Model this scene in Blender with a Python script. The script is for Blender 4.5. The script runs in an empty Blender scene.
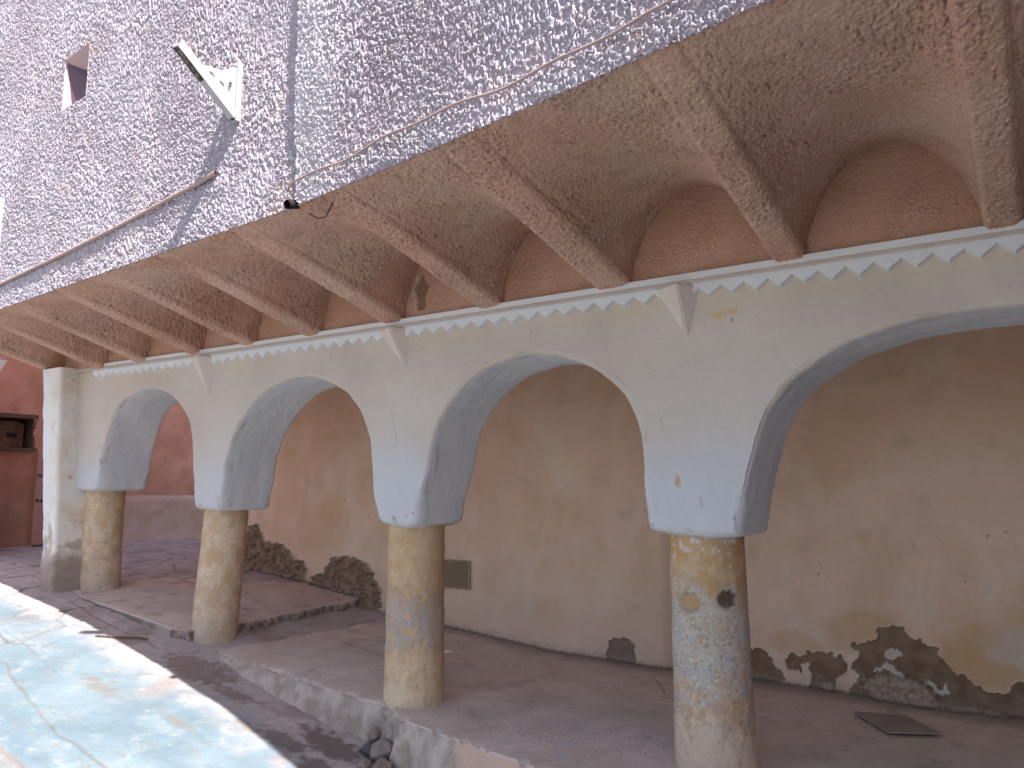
import bpy, bmesh, math, random
import numpy as np
from mathutils import Vector, Matrix
from mathutils.geometry import tessellate_polygon

random.seed(7)
SC = bpy.context.scene
COL = SC.collection

# ------------------------------------------------------------------ noise
_T = {}
def table(seed):
    if seed not in _T:
        _T[seed] = np.random.RandomState(seed).rand(512, 512)
    return _T[seed]

def noise(x, y, seed=0):
    """gradient noise in about 0..1"""
    t = table(seed) * (2 * math.pi)
    if ('g', seed) not in _T: _T[('g', seed)] = (np.cos(t), np.sin(t))
    gx, gy = _T[('g', seed)]
    x, y = np.broadcast_arrays(np.asarray(x, float), np.asarray(y, float))
    xi = np.floor(x).astype(np.int64); yi = np.floor(y).astype(np.int64)
    fx = x - xi; fy = y - yi
    u = fx * fx * fx * (fx * (fx * 6 - 15) + 10)
    v = fy * fy * fy * (fy * (fy * 6 - 15) + 10)
    x0 = xi & 511; x1 = (xi + 1) & 511; y0 = yi & 511; y1 = (yi + 1) & 511
    a = gx[x0, y0] * fx + gy[x0, y0] * fy
    b = gx[x1, y0] * (fx - 1) + gy[x1, y0] * fy
    c = gx[x0, y1] * fx + gy[x0, y1] * (fy - 1)
    d = gx[x1, y1] * (fx - 1) + gy[x1, y1] * (fy - 1)
    a = a * (1 - u) + b * u; c = c * (1 - u) + d * u
    return .5 + .85 * (a * (1 - v) + c * v)

def fbm(x, y, octv=4, seed=0, gain=.5):
    s = 0.; a = 1.; n = 0.
    ca, sa = math.cos(.9), math.sin(.9)
    for k in range(octv):
        s = s + a * noise(x + 17.3 * k, y - 9.1 * k, seed + k)
        n += a; a *= gain
        x, y = (x * ca - y * sa) * 2.03, (x * sa + y * ca) * 2.03
    return s / n

def sst(a, b, x):
    t = np.clip((x - a) / (b - a), 0, 1)
    return t * t * (3 - 2 * t)

def worley(x, y, seed=0):
    rs = np.random.RandomState(seed); jx = rs.rand(256, 256); jy = rs.rand(256, 256); idt = rs.rand(256, 256)
    xi = np.floor(x).astype(np.int64); yi = np.floor(y).astype(np.int64)
    f1 = np.full(x.shape, 9.); f2 = np.full(x.shape, 9.); cid = np.zeros(x.shape)
    for i in (-1, 0, 1):
        for j in (-1, 0, 1):
            a = (xi + i) & 255; b = (yi + j) & 255
            d = np.hypot(xi + i + .15 + .7 * jx[a, b] - x, yi + j + .15 + .7 * jy[a, b] - y)
            closer = d < f1
            f2 = np.where(closer, f1, np.minimum(f2, d))
            cid = np.where(closer, idt[a, b], cid)
            f1 = np.where(closer, d, f1)
    return f1, f2, cid

def inpoly(px, py, poly):
    ins = np.zeros(px.shape, bool); n = len(poly)
    for i in range(n):
        x1, y1 = poly[i]; x2, y2 = poly[(i + 1) % n]
        if y1 == y2: continue
        c = ((y1 > py) != (y2 > py)) & (px < (x2 - x1) * (py - y1) / (y2 - y1) + x1)
        ins ^= c
    return ins

def polydist(px, py, line):
    d = np.full(px.shape, 1e9)
    for (x1, y1), (x2, y2) in zip(line[:-1], line[1:]):
        L = (x2 - x1) ** 2 + (y2 - y1) ** 2 + 1e-12
        t = np.clip(((px - x1) * (x2 - x1) + (py - y1) * (y2 - y1)) / L, 0, 1)
        d = np.minimum(d, np.hypot(px - x1 - t * (x2 - x1), py - y1 - t * (y2 - y1)))
    return d

def mix(a, b, m):
    a = np.asarray(a, float); b = np.asarray(b, float)
    return a * (1 - m[..., None]) + b * m[..., None]

def solid(c, shape):
    return np.broadcast_to(np.array(c, float), shape + (3,)).copy()

# ------------------------------------------------------------------ mesh helpers
def link(name, me, mat=None, parent=None):
    o = bpy.data.objects.new(name, me); COL.objects.link(o)
    if me is not None:
        for m in (mat if isinstance(mat, (list, tuple)) else [mat]):
            if m: me.materials.append(m)
    if parent: o.parent = parent
    return o

def raw_mesh(name, V, Q, col=None, smooth=True):
    """V (n,3), Q (m,4) arrays"""
    me = bpy.data.meshes.new(name)
    V = np.asarray(V, np.float32); Q = np.asarray(Q, np.int32)
    me.vertices.add(len(V)); me.vertices.foreach_set('co', V.ravel())
    me.loops.add(Q.size); me.loops.foreach_set('vertex_index', Q.ravel())
    me.polygons.add(len(Q))
    me.polygons.foreach_set('loop_start', np.arange(0, Q.size, 4, dtype=np.int32))
    me.polygons.foreach_set('loop_total', np.full(len(Q), 4, np.int32))
    me.update(calc_edges=True)
    me.polygons.foreach_set('use_smooth', np.full(len(Q), smooth, bool))
    if col is not None:
        at = me.color_attributes.new('Col', 'FLOAT_COLOR', 'POINT')
        c = np.ones((len(V), 4), np.float32); c[:, :3] = np.asarray(col).reshape(-1, 3)
        at.data.foreach_set('color', c.ravel())
    return me

def grid(name, P, mat, parent=None, col=None, wrap=False, keep=None, flip=False):
    n, m = P.shape[:2]
    idx = np.arange(n * m).reshape(n, m)
    if wrap: idx = np.vstack([idx, idx[:1]])
    a = idx[:-1, :-1]; b = idx[1:, :-1]; c = idx[1:, 1:]; d = idx[:-1, 1:]
    Q = np.stack([a, b, c, d] if not flip else [a, d, c, b], -1)
    if keep is not None: Q = Q[keep]
    return link(name, raw_mesh(name, P.reshape(-1, 3), Q.reshape(-1, 4), None if col is None else col.reshape(-1, 3)), mat, parent)

def bm_obj(name, bm, mat, parent=None, smooth=False, bevel=0):
    if bevel:
        bmesh.ops.bevel(bm, geom=list(bm.edges), offset=bevel, segments=2, affect='EDGES', profile=.6)
    bmesh.ops.recalc_face_normals(bm, faces=list(bm.faces))
    me = bpy.data.meshes.new(name); bm.to_mesh(me); bm.free()
    if smooth: me.polygons.foreach_set('use_smooth', np.full(len(me.polygons), True, bool))
    return link(name, me, mat, parent)

def bm_box(bm, x0, x1, y0, y1, z0, z1):
    v = [bm.verts.new((x, y, z)) for x in (x0, x1) for y in (y0, y1) for z in (z0, z1)]
    for f in ((0, 1, 3, 2), (4, 6, 7, 5), (0, 4, 5, 1), (2, 3, 7, 6), (0, 2, 6, 4), (1, 5, 7, 3)):
        bm.faces.new([v[i] for i in f])

def tube(name, pts, r, mat, parent=None, seg=10, jitter=0, seed=3):
    pts = np.array(pts, float)
    # resample
    d = np.r_[0, np.cumsum(np.linalg.norm(np.diff(pts, axis=0), axis=1))]
    n = max(int(d[-1] / max(r, .004) / 1.5), 4)
    t = np.linspace(0, d[-1], n)
    P = np.stack([np.interp(t, d, pts[:, k]) for k in range(3)], 1)
    T = np.gradient(P, axis=0); T /= np.linalg.norm(T, axis=1)[:, None]
    up = np.array([0, 1., 0]) if abs(T[0][1]) < .9 else np.array([0, 0, 1.])
    A = np.cross(T, up); A /= np.linalg.norm(A, axis=1)[:, None]; B = np.cross(T, A)
    th = np.linspace(0, 2 * math.pi, seg, endpoint=False)
    rr = np.full((n, 1, 1), r) * (1 + jitter * (noise(np.arange(n) * .7, np.zeros(n), seed)[:, None, None] - .5))
    G = P[:, None] + rr * (np.cos(th)[None, :, None] * A[:, None] + np.sin(th)[None, :, None] * B[:, None])
    G = np.transpose(G, (1, 0, 2))
    return grid(name, G, mat, parent, wrap=True)

def tag(o, label=None, cat=None, group=None, kind=None):
    if label: o['label'] = label
    if cat: o['category'] = cat
    if group: o['group'] = group
    if kind: o['kind'] = kind
    return o

def empty(name, loc, label, cat, group=None):
    o = bpy.data.objects.new(name, None); COL.objects.link(o); o.location = loc
    o.empty_display_size = .2
    return tag(o, label, cat, group)

# ------------------------------------------------------------------ materials
def material(name, color=None, rough=.9, bump=.3, bscale=60, bdist=.004, mott=.12, mscale=4, attr=False, metallic=0, detail=6, second=None):
    m = bpy.data.materials.new(name); m.use_nodes = True
    nt = m.node_tree; N = nt.nodes; L = nt.links
    bs = N['Principled BSDF']; bs.inputs['Roughness'].default_value = rough
    bs.inputs['Metallic'].default_value = metallic
    bs.inputs['Specular IOR Level'].default_value = .25
    tc = N.new('ShaderNodeTexCoord')
    if attr:
        src = N.new('ShaderNodeAttribute'); src.attribute_name = 'Col'; base = src.outputs['Color']
    else:
        src = N.new('ShaderNodeRGB'); src.outputs[0].default_value = (*color, 1); base = src.outputs[0]
    n1 = N.new('ShaderNodeTexNoise'); n1.inputs['Scale'].default_value = mscale; n1.inputs['Detail'].default_value = detail
    n1.inputs['Roughness'].default_value = .65
    L.new(tc.outputs['Object'], n1.inputs['Vector'])
    if second is not None:
        r = N.new('ShaderNodeValToRGB'); r.color_ramp.elements[0].position = .42; r.color_ramp.elements[1].position = .62
        L.new(n1.outputs['Fac'], r.inputs[0])
        mx = N.new('ShaderNodeMix'); mx.data_type = 'RGBA'
        L.new(r.outputs[0], mx.inputs[0]); L.new(base, mx.inputs[6]); mx.inputs[7].default_value = (*second, 1)
        base = mx.outputs[2]
    mr = N.new('ShaderNodeMapRange'); mr.inputs[1].default_value = .25; mr.inputs[2].default_value = .75
    mr.inputs[3].default_value = 1 - mott; mr.inputs[4].default_value = 1 + mott
    L.new(n1.outputs['Fac'], mr.inputs[0])
    n2 = N.new('ShaderNodeTexNoise'); n2.inputs['Scale'].default_value = mscale * 17; n2.inputs['Detail'].default_value = 3
    L.new(tc.outputs['Object'], n2.inputs['Vector'])
    mr2 = N.new('ShaderNodeMapRange'); mr2.inputs[1].default_value = .25; mr2.inputs[2].default_value = .75
    mr2.inputs[3].default_value = 1 - mott * .6; mr2.inputs[4].default_value = 1 + mott * .6
    L.new(n2.outputs['Fac'], mr2.inputs[0])
    mu = N.new('ShaderNodeMath'); mu.operation = 'MULTIPLY'
    L.new(mr.outputs[0], mu.inputs[0]); L.new(mr2.outputs[0], mu.inputs[1])
    vm = N.new('ShaderNodeVectorMath'); vm.operation = 'SCALE'
    L.new(base, vm.inputs[0]); L.new(mu.outputs[0], vm.inputs['Scale'])
    L.new(vm.outputs[0], bs.inputs['Base Color'])
    if bump:
        nb = N.new('ShaderNodeTexNoise'); nb.inputs['Scale'].default_value = bscale; nb.inputs['Detail'].default_value = 5
        nb.inputs['Roughness'].default_value = .6
        L.new(tc.outputs['Object'], nb.inputs['Vector'])
        b = N.new('ShaderNodeBump'); b.inputs['Strength'].default_value = bump; b.inputs['Distance'].default_value = bdist
        L.new(nb.outputs['Fac'], b.inputs['Height']); L.new(b.outputs[0], bs.inputs['Normal'])
    return m

M = {}
M['roughcast'] = material('roughcast_plaster', attr=True, rough=.85, bump=.5, bscale=160, bdist=.003, mott=.07, mscale=3)
M['soffit'] = material('soffit_plaster', attr=True, rough=.95, bump=.9, bscale=110, bdist=.007, mott=.1, mscale=3)
M['lime'] = material('cream_limewash', attr=True, rough=.9, bump=.55, bscale=13, bdist=.016, mott=.035, mscale=3)
M['reveal'] = material('blue_white_limewash', (.60, .635, .69), rough=.9, bump=.5, bscale=22, bdist=.012, mott=.05, mscale=3)
M['moulding'] = material('white_moulding_paint', (.64, .635, .64), rough=.9, bump=.4, bscale=30, bdist=.008, mott=.05, mscale=5)
M['column'] = material('weathered_column_paint', attr=True, rough=.85, bump=.6, bscale=70, bdist=.006, mott=.12, mscale=9)
M['backwall'] = material('ochre_wall_plaster', attr=True, rough=.92, bump=.35, bscale=40, bdist=.006, mott=.06, mscale=2.5)
M['floor'] = material('worn_concrete', attr=True, rough=.8, bump=.5, bscale=55, bdist=.006, mott=.14, mscale=4)
M['street'] = material('worn_street_stone', attr=True, rough=.8, bump=.55, bscale=60, bdist=.006, mott=.13, mscale=5)
M['earth'] = material('packed_earth', (.24, .19, .15), rough=1, bump=.5, bscale=20, bdist=.02, mott=.2, mscale=1)
M['redwall'] = material('red_earth_render', attr=True, rough=.95, bump=.6, bscale=60, bdist=.006, mott=.12, mscale=3)
M['redtrim'] = material('pink_red_render', (.48, .26, .215), rough=.95, bump=.5, bscale=40, bdist=.006, mott=.12, mscale=4)
M['cable'] = material('painted_cable', (.37, .26, .235), rough=.8, bump=.5, bscale=80, bdist=.004, mott=.12, mscale=12)
M['fillet'] = material('cream_cornice_paint', (.60, .51, .45), rough=.9, bump=.5, bscale=30, bdist=.01, mott=.07, mscale=5)
M['dark'] = material('blackened_plastic', (.02, .018, .017), rough=.6, bump=.2, mott=.2, mscale=30)
M['white_metal'] = material('chipped_white_metal', (.40, .39, .395), rough=.55, bump=.15, bscale=90, mott=.1, mscale=14)
M['rust'] = material('rusty_channel_inside', (.06, .045, .035), rough=.8, bump=.3, bscale=90, mott=.3, mscale=25, second=(.22, .2, .18))
M['brass'] = material('yellowed_vent_paint', (.46, .34, .22), rough=.7, bump=.2, mott=.15, mscale=20)
M['dust_board'] = material('dusty_board', (.33, .26, .215), rough=.95, bump=.4, bscale=50, mott=.15, mscale=6)
M['stone'] = material('rubble_stone', (.24, .19, .165), rough=.95, bump=.8, bscale=45, bdist=.01, mott=.25, mscale=12)
M['wood'] = material('weathered_wood', (.13, .085, .06), rough=.85, bump=.5, bscale=60, mott=.25, mscale=20)
M['paper'] = material('paper', (.75, .73, .70), rough=.9, bump=.2, mott=.05)
M['blue'] = material('pale_blue_paint', (.36, .66, .80), rough=.6, bump=.2, mott=.08, mscale=8)
M['niche'] = material('dim_window_panel', (.13, .085, .115), rough=.8, bump=.2, mott=.1, mscale=6)
M['nichered'] = material('pink_window_reveal', (.46, .34, .34), rough=.9, bump=.4, bscale=50, mott=.06, mscale=6)
M['panel'] = material('brown_sheet_metal', (.26, .15, .10), rough=.7, bump=.3, mott=.25, mscale=6, second=(.10, .08, .075))
M['palewall'] = material('pale_render', (.44, .36, .345), rough=.9, bump=.4, mott=.06)

# ------------------------------------------------------------------ shared profiles
XE = [-12, -9, -6.73, -5.06, -3.85, -2.96, -2.2, -1.6, -1.14, -.55, .5, 4]
YE = [-.80, -.95, -1.076, -1.174, -1.243, -1.286, -1.377, -1.467, -1.532, -1.629, -1.80, -2.30]
def ye(x): return np.interp(x, XE, YE)
ZB, ZE = 2.665, 2.995                     # rib underside at the arcade and at the outer edge
HX0, HX1 = -8.05, 3.9                     # house ends

SX = [-60, -30, -11, -8, -7.2, -6.5, -5.85, -5.5, -4.4, -3.6, -2.5, -1, 2, 20, 60]
SZ = [1.6, 1.1, .79, .715, .61, .535, .42, .35, .15, -.04, -.24, -.42, -.65, -1.3, -1.5]
def street_z(x, y): return np.interp(x, SX, SZ) + .012 * np.clip(y, -6, 2)

def floor_z(x): return np.interp(x, [-6.2, -5.5, -4.6, -3.5, -2.7, 4], [.345, .335, .295, .205, .19, .17])
def upper_z(x): return np.interp(x, [-8.3, -7.2, -6.5, -5.4], [.735, .625, .565, .43])

# ================================================================== HOUSE
house = empty('arcaded_house', (0, 0, 0), 'rough pink house whose overhanging upper storey rests on a white arcade of short columns', 'house')

# ---- upper wall (roughcast, displaced)
xs = np.concatenate([np.arange(-8.05, -5, .0052), np.arange(-5, -2.5, .0041), np.arange(-2.5, -.3, .0033), np.arange(-.3, 3.9, .02), [3.9]])
zs = np.concatenate([np.arange(2.988, 3.9, .0034), np.arange(3.9, 5.95, .0056), np.arange(5.95, 8.4, .03)])
X, Z = np.meshgrid(xs, zs, indexing='ij')
def roughcast(x, z, s=1.0, seed=11):
    """short thrown-plaster ridges, about 2 cm long"""
    wx = (noise(x / (.03 * s), z / (.03 * s), seed + 20) - .5) * .034 * s
    wz = (noise(x / (.03 * s), z / (.03 * s), seed + 21) - .5) * .034 * s
    a = (noise(x / (.028 * s) - 4, z / (.028 * s), seed + 22) - .5)
    u = x + wx; v = z + wz
    n1 = noise(u / (.0135 * s) + a, v / (.030 * s), seed)
    n2 = noise((u * .8 - v * .6) / (.0125 * s), (u * .6 + v * .8) / (.030 * s), seed + 1)
    n3 = noise((u * .7 + v * .7) / (.0095 * s), (-u * .7 + v * .7) / (.015 * s), seed + 2)
    r = sst(.50, .76, np.maximum(n1, n2 * .97))
    return .66 * r + .34 * n3
def wstep0(x): return np.where(np.asarray(x) > -2.99, .022 + .024 * sst(-2.55, -2.85, np.asarray(x)), 0.)
def wstep(x): return np.where(np.asarray(x) > -2.99, .012, 0.)
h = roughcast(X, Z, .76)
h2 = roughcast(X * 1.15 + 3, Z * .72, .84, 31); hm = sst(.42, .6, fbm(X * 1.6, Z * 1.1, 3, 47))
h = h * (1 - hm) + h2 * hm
amp = .0165 + .005 * (fbm(X * 2.1, Z * 2.1, 3, 40) - .5) * 2
step = np.where(X > -2.99 + .012 * (noise(Z * 3, Z * 0, 41) - .5), wstep(X) + (wstep0(X) - wstep(X)) * sst(3.02, 3.6, Z), 0.)           # the wall steps out at the joint
low = .018 * (fbm(X * .9, Z * .9, 3, 45) - .5)
lip = .006 * sst(3.35, 3.02, Z)
lump = .009 * np.exp(-((Z - 3.2 - .04 * (X + 5.5)) / .05) ** 2) * (X < -3.6)
Y = ye(X) + .012 - h * amp - step - low - lip - lump
Zj = Z + .010 * (noise(X / .03, Z * 0, 42) - .5) * sst(3.03, 2.99, Z)                                                       # rounded lower arris
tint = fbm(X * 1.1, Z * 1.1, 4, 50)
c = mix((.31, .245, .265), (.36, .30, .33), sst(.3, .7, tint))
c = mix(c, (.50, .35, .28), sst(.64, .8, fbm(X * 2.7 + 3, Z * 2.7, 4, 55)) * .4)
c = mix(c, (.56, .53, .59), sst(.40, .85, h) * .6)  # whitewashed ridges over darker hollows; also paints in the relief's shade contrast
c = mix(c, (.60, .56, .58), ((X > -2.99) & (X < -2.55)) * sst(-2.6, -2.85, X) * .45)
WX0, WX1, WZ0, WZ1 = -5.88, -5.48, 4.39, 4.80
xc = .5 * (X[:-1, :-1] + X[1:, 1:]); zc = .5 * (Z[:-1, :-1] + Z[1:, 1:])
jit = .008 * (noise(xc * 40, zc * 40, 60) - .5)
keep = ~((xc > WX0 + jit) & (xc < WX1 + jit) & (zc > WZ0 + jit) & (zc < WZ1 + jit))
Pw = np.stack([X, Y, Zj], -1)
ret = Pw[:, :1].copy(); ret[..., 1] = ye(ret[..., 0]) + .03; ret[..., 2] = 3.04                  # the render turns in under the edge
Pw = np.concatenate([ret, Pw], 1); c = np.concatenate([c[:, :1], c], 1); keep = np.concatenate([keep[:, :1] | True, keep], 1)
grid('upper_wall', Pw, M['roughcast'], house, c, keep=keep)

# end walls, rear and roof of the house so it is a closed body
bm = bmesh.new()
bm_box(bm, HX0, HX0 + .05, -.92, 4.0, 2.98, 8.35)
bm_box(bm, HX1 - .05, HX1, -2.2, 4.0, 2.98, 8.35)
bm_box(bm, HX0 + .052, HX1 - .052, 3.95, 4.0, -.6, 8.35)
bm_obj('side_wall', bm, M['redtrim'], house)
bm = bmesh.new()
v = [bm.verts.new(p) for p in [(HX0, -1.0, 8.36), (-5, -1.16, 8.36), (-2, -1.4, 8.36), (HX1, -2.28, 8.36), (HX1, 4.05, 8.36), (HX0, 4.05, 8.36)]]
f = bm.faces.new(v); r_ = bmesh.ops.extrude_face_region(bm, geom=[f])
bmesh.ops.translate(bm, verts=[g for g in r_['geom'] if isinstance(g, bmesh.types.BMVert)], vec=(0, 0, .15))
bm_obj('roof', bm, M['redtrim'], house)

# ---- small window
yw = lambda x: float(ye(x)) + .002
bm = bmesh.new()
o_ = [(WX0, yw(WX0), WZ1), (WX1, yw(WX1), WZ1), (WX1, yw(WX1), WZ0), (WX0, yw(WX0), WZ0)]
e = .004
o2 = [(WX0 - e, yw(WX0) + .012, WZ1 + e), (WX1 + e, yw(WX1) + .012, WZ1 + e), (WX1 + e, yw(WX1) + .012, WZ0 - e), (WX0 - e, yw(WX0) + .012, WZ0 - e)]
b_ = [(WX0, -1.10, 4.785), (WX1, -.86, 4.60), (WX1, -.90, WZ0 + .005), (WX0, -1.035, WZ0 + .005)]
vo = [bm.verts.new(p) for p in o_]; vb = [bm.verts.new(p) for p in b_]; v2 = [bm.verts.new(p) for p in o2]
for i in range(4):
    j = (i + 1) % 4
    bm.faces.new([vo[i], vo[j], vb[j], vb[i]]); bm.faces.new([v2[i], v2[j], vo[j], vo[i]])
win = bm_obj('window', bm, M['nichered'], house)
bm = bmesh.new(); bm.faces.new([bm.verts.new((p[0], p[1] - .004, p[2])) for p in b_])
r_ = bmesh.ops.extrude_face_region(bm, geom=list(bm.faces)); bmesh.ops.translate(bm, verts=[g for g in r_['geom'] if isinstance(g, bmesh.types.BMVert)], vec=(0, .02, 0))
bm_obj('panel', bm, M['niche'], win)

# ---- pale blue shutter at the far left of the upper wall
bm = bmesh.new(); bm_box(bm, -7.5, -6.862, -1.105, -1.05, 3.56, 3.94)
sh = bm_obj('shutter', bm, M['blue'], house, bevel=.006)
bm = bmesh.new(); bm_box(bm, -7.45, -6.90, -1.113, -1.104, 3.60, 3.90)
bm_obj('shutter_panel', bm, M['blue'], sh, bevel=.003)

# ---- soffit: ribs and trumpet vaults between them
RIBS = [(-8.03, -7.90), (-7.24, -7.10), (-6.56, -6.42), (-5.78, -5.62), (-5.07, -4.93), (-4.36, -4.19), (-3.585, -3.405), (-2.775, -2.61),
        (-1.96, -1.755), (-.985, -.84), (-.10, .03), (.80, .95), (1.70, 1.85), (2.60, 2.75), (3.75, 3.9)]
def soffit_cols(X, Yy, s, h):
    t = fbm(X * 1.6, Yy * 1.6, 4, 70)
    c = mix((.535, .315, .23), (.585, .38, .295), sst(.3, .7, t))
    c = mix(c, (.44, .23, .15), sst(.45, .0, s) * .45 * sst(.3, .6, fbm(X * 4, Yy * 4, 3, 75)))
    c = mix(c, (.35, .20, .15), sst(.55, .8, fbm(X * 5, Yy * 5, 4, 79)) * .4)
    pit = sst(.70, .80, noise(X / .019, Yy / .019, 77))
    return mix(c, (.30, .17, .125), pit * .2)
def soffit_rough(X, Yy, seed=80):
    a = roughcast(X, Yy, .74, seed)
    b = fbm(X / .05, Yy / .05, 3, seed + 9)
    pits = sst(.66, .82, noise(X / .02, Yy / .02, seed + 5))
    k = sst(.35, .65, fbm(X * 2.3, Yy * 2.3, 3, seed + 7))
    return -(.0042 + .0045 * k) * a - .006 * (b - .5) + .010 * pits * (.4 + k)
def rib_z(X, s):
    return ZB + (ZE - ZB) * s
def vault_z(X, s, xl, xr):
    u = (X - .5 * (xl + xr)) / (.5 * (xr - xl))
    A = .50 * (1 - s) ** 1.3
    prof = np.clip(1 - np.abs(u) ** 2.2, 0, 1) ** .62
    return rib_z(X, s) + A * prof
def patch(name, xa, s, fz, parent=house):
    Xg, Sg = np.meshgrid(xa, s, indexing='ij')
    Yg = .03 + (ye(Xg) - .003 - wstep(Xg) - .03) * Sg
    Zg = fz(Xg, Sg)
    # displace roughly along the surface normal
    P = np.stack([Xg, Yg, Zg], -1)
    dx = np.gradient(P, axis=0); ds = np.gradient(P, axis=1)
    Nn = np.cross(dx, ds); Nn /= np.linalg.norm(Nn, axis=-1)[..., None] + 1e-9
    Nn *= np.sign(-Nn[..., 2:3] + 1e-9)
    arc = np.cumsum(np.hypot(np.gradient(P[..., 0], axis=0), np.gradient(P[..., 2], axis=0)), axis=0)
    arc = arc - arc[len(xa) // 2][None] + .5 * (xa[0] + xa[-1])
    hh = soffit_rough(arc, Yg)
    wob = .012 * (fbm(Xg * 3, Yg * 3, 3, 90) - .5)
    edge = np.ones_like(Xg)
    P = P - Nn * ((hh) * edge)[..., None]
    P[..., 2] += wob * (1 - .6 * Sg)
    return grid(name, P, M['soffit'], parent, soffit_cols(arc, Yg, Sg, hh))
for i, (a, b) in enumerate(RIBS):
    near = a > -3; fine = .0042 if (near and a < .5) else .007
    xa = np.linspace(a, b, max(int((b - a) / fine), 6) + 1)
    s = np.linspace(0, 1, int(1.4 / fine))
    def fz(X_, S_, a=a, b=b):
        u = (X_ - .5 * (a + b)) / (.5 * (b - a))
        return rib_z(X_, S_) + (.004 * np.abs(u) ** 2 + .030 * np.abs(u) ** 10) * np.clip(1.3 - S_, 0, 1)
    patch('rib', xa, s, fz)
    if i + 1 < len(RIBS):
        xl, xr = b, RIBS[i + 1][0]
        n = int((xr - xl + .03) / fine)
        q = np.linspace(-1, 1, 4001); zq = .40 * np.clip(1 - np.abs(q) ** 2.2, 0, 1) ** .62
        L = np.r_[0, np.cumsum(np.hypot(np.diff(q) * .5 * (xr - xl), np.diff(zq)))]
        uu = np.interp(np.linspace(0, L[-1], int(L[-1] / fine)), L, q)
        xa = .5 * (xl + xr) + (.5 * (xr - xl) + .028) * uu
        def vz(X_, S_, xl=xl, xr=xr):
            u = (X_ - .5 * (xl + xr)) / (.5 * (xr - xl))
            return vault_z(X_, S_, xl, xr) + .024 * sst(.90, 1.0, np.abs(u)) * np.clip(1.3 - S_, 0, 1)
        patch('vault', xa, s, vz)
# lunettes closing the vaults at the back, one per bay
for i in range(len(RIBS) - 1):
    xl, xr = RIBS[i][1] - .03, RIBS[i + 1][0] + .03
    fine = .005 if xl > -3 else .008
    Xg, Zg = np.meshgrid(np.arange(xl, xr, fine), np.arange(2.60, 3.28, fine), indexing='ij')
    hh = soffit_rough((Xg + 5) * 2.1, Zg * 2.1, 120) * .5
    Yg = .004 + hh * 1.1
    cc = soffit_cols(Xg, Zg, Xg * 0 + .1, hh)
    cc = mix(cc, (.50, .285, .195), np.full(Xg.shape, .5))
    if xl < -3.3 < xr:                                                        # broken plaster beside the third column's rib
        wxp = Xg + .08 * (fbm(Xg / .07, Zg / .07, 4, 130) - .5); wzp = Zg + .08 * (fbm(Xg / .07, Zg / .07, 4, 131) - .5)
        d = np.hypot((wxp + 3.27) / .055, (wzp - 2.87) / .115)
        m = sst(1.05, .8, d); Yg = Yg + .022 * m
        cc = mix(cc, (.17, .105, .08), m * .7); cc = mix(cc, (.55, .46, .40), sst(.3, .0, np.abs(d - 1.05)) * (wxp < -3.30) * sst(.4, .6, fbm(Xg / .04, Zg / .04, 3, 133)))
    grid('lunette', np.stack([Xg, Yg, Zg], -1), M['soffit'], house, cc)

# ---- arcade wall with its arches
def catmull(P, per=10):
    P = np.array(P, float); out = []
    Q = np.vstack([2 * P[0] - P[1], P, 2 * P[-1] - P[-2]])
    for i in range(1, len(Q) - 2):
        t = np.linspace(0, 1, per, endpoint=False)[:, None]
        p0, p1, p2, p3 = Q[i - 1], Q[i], Q[i + 1], Q[i + 2]
        out.append(.5 * (2 * p1 + (p2 - p0) * t + (2 * p0 - 5 * p1 + 4 * p2 - p3) * t ** 2 + (3 * p1 - p0 - 3 * p2 + p3) * t ** 3))
    return np.vstack(out + [P[-1:]])
a1 = [(-7.63, 1.545), (-7.40, 1.545), (-7.17, 1.55), (-7.125, 1.60), (-7.10, 1.77), (-7.04, 2.01), (-6.95, 2.205), (-6.80, 2.345), (-6.61, 2.42), (-6.38, 2.441), (-6.17, 2.405),
      (-6.01, 2.335), (-5.89, 2.25), (-5.79, 2.14), (-5.735, 2.02), (-5.70, 1.85), (-5.675, 1.54), (-5.66, 1.45), (-5.61, 1.415), (-5.50, 1.40), (-5.36, 1.40)]
a2 = [(-5.30, 1.42), (-5.285, 1.54), (-5.272, 1.655), (-5.235, 1.825), (-5.165, 1.98), (-5.055, 2.13), (-4.90, 2.255), (-4.735, 2.337), (-4.54, 2.383), (-4.33, 2.383), (-4.15, 2.34),
      (-3.975, 2.262), (-3.865, 2.175), (-3.782, 2.065), (-3.72, 1.93), (-3.69, 1.79), (-3.675, 1.64), (-3.655, 1.47), (-3.62, 1.375), (-3.54, 1.335), (-3.42, 1.33), (-3.32, 1.335)]
a3 = [(-3.265, 1.36), (-3.245, 1.50), (-3.195, 1.70), (-3.125, 1.945), (-3.035, 2.09), (-2.91, 2.21), (-2.755, 2.302), (-2.586, 2.352), (-2.42, 2.365), (-2.255, 2.345),
      (-2.06, 2.278), (-1.92, 2.186), (-1.82, 2.09), (-1.752, 1.966), (-1.718, 1.823), (-1.712, 1.649), (-1.705, 1.43), (-1.685, 1.375), (-1.60, 1.345), (-1.45, 1.34), (-1.26, 1.342)]
a4 = [(-1.205, 1.37), (-1.19, 1.45), (-1.168, 1.563), (-1.12, 1.772), (-1.058, 1.933), (-.96, 2.07), (-.83, 2.166), (-.67, 2.25), (-.53, 2.292), (-.37, 2.327), (-.19, 2.339), (-.06, 2.338)]
a4 = a4 + [(-.12 - x, z) for x, z in a4[::-1][1:]]
blk = [(1.13, 1.345), (1.35, 1.34), (1.53, 1.35)]
a5 = [(x + 2.80, z) for x, z in a4]
path = catmull(a1 + a2 + a3 + a4 + blk + a5 + [(3.88, 1.345)], 9)
for _ in range(10):
    path[1:-1] = .25 * path[:-2] + .5 * path[1:-1] + .25 * path[2:]
_i = np.arange(len(path))
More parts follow.
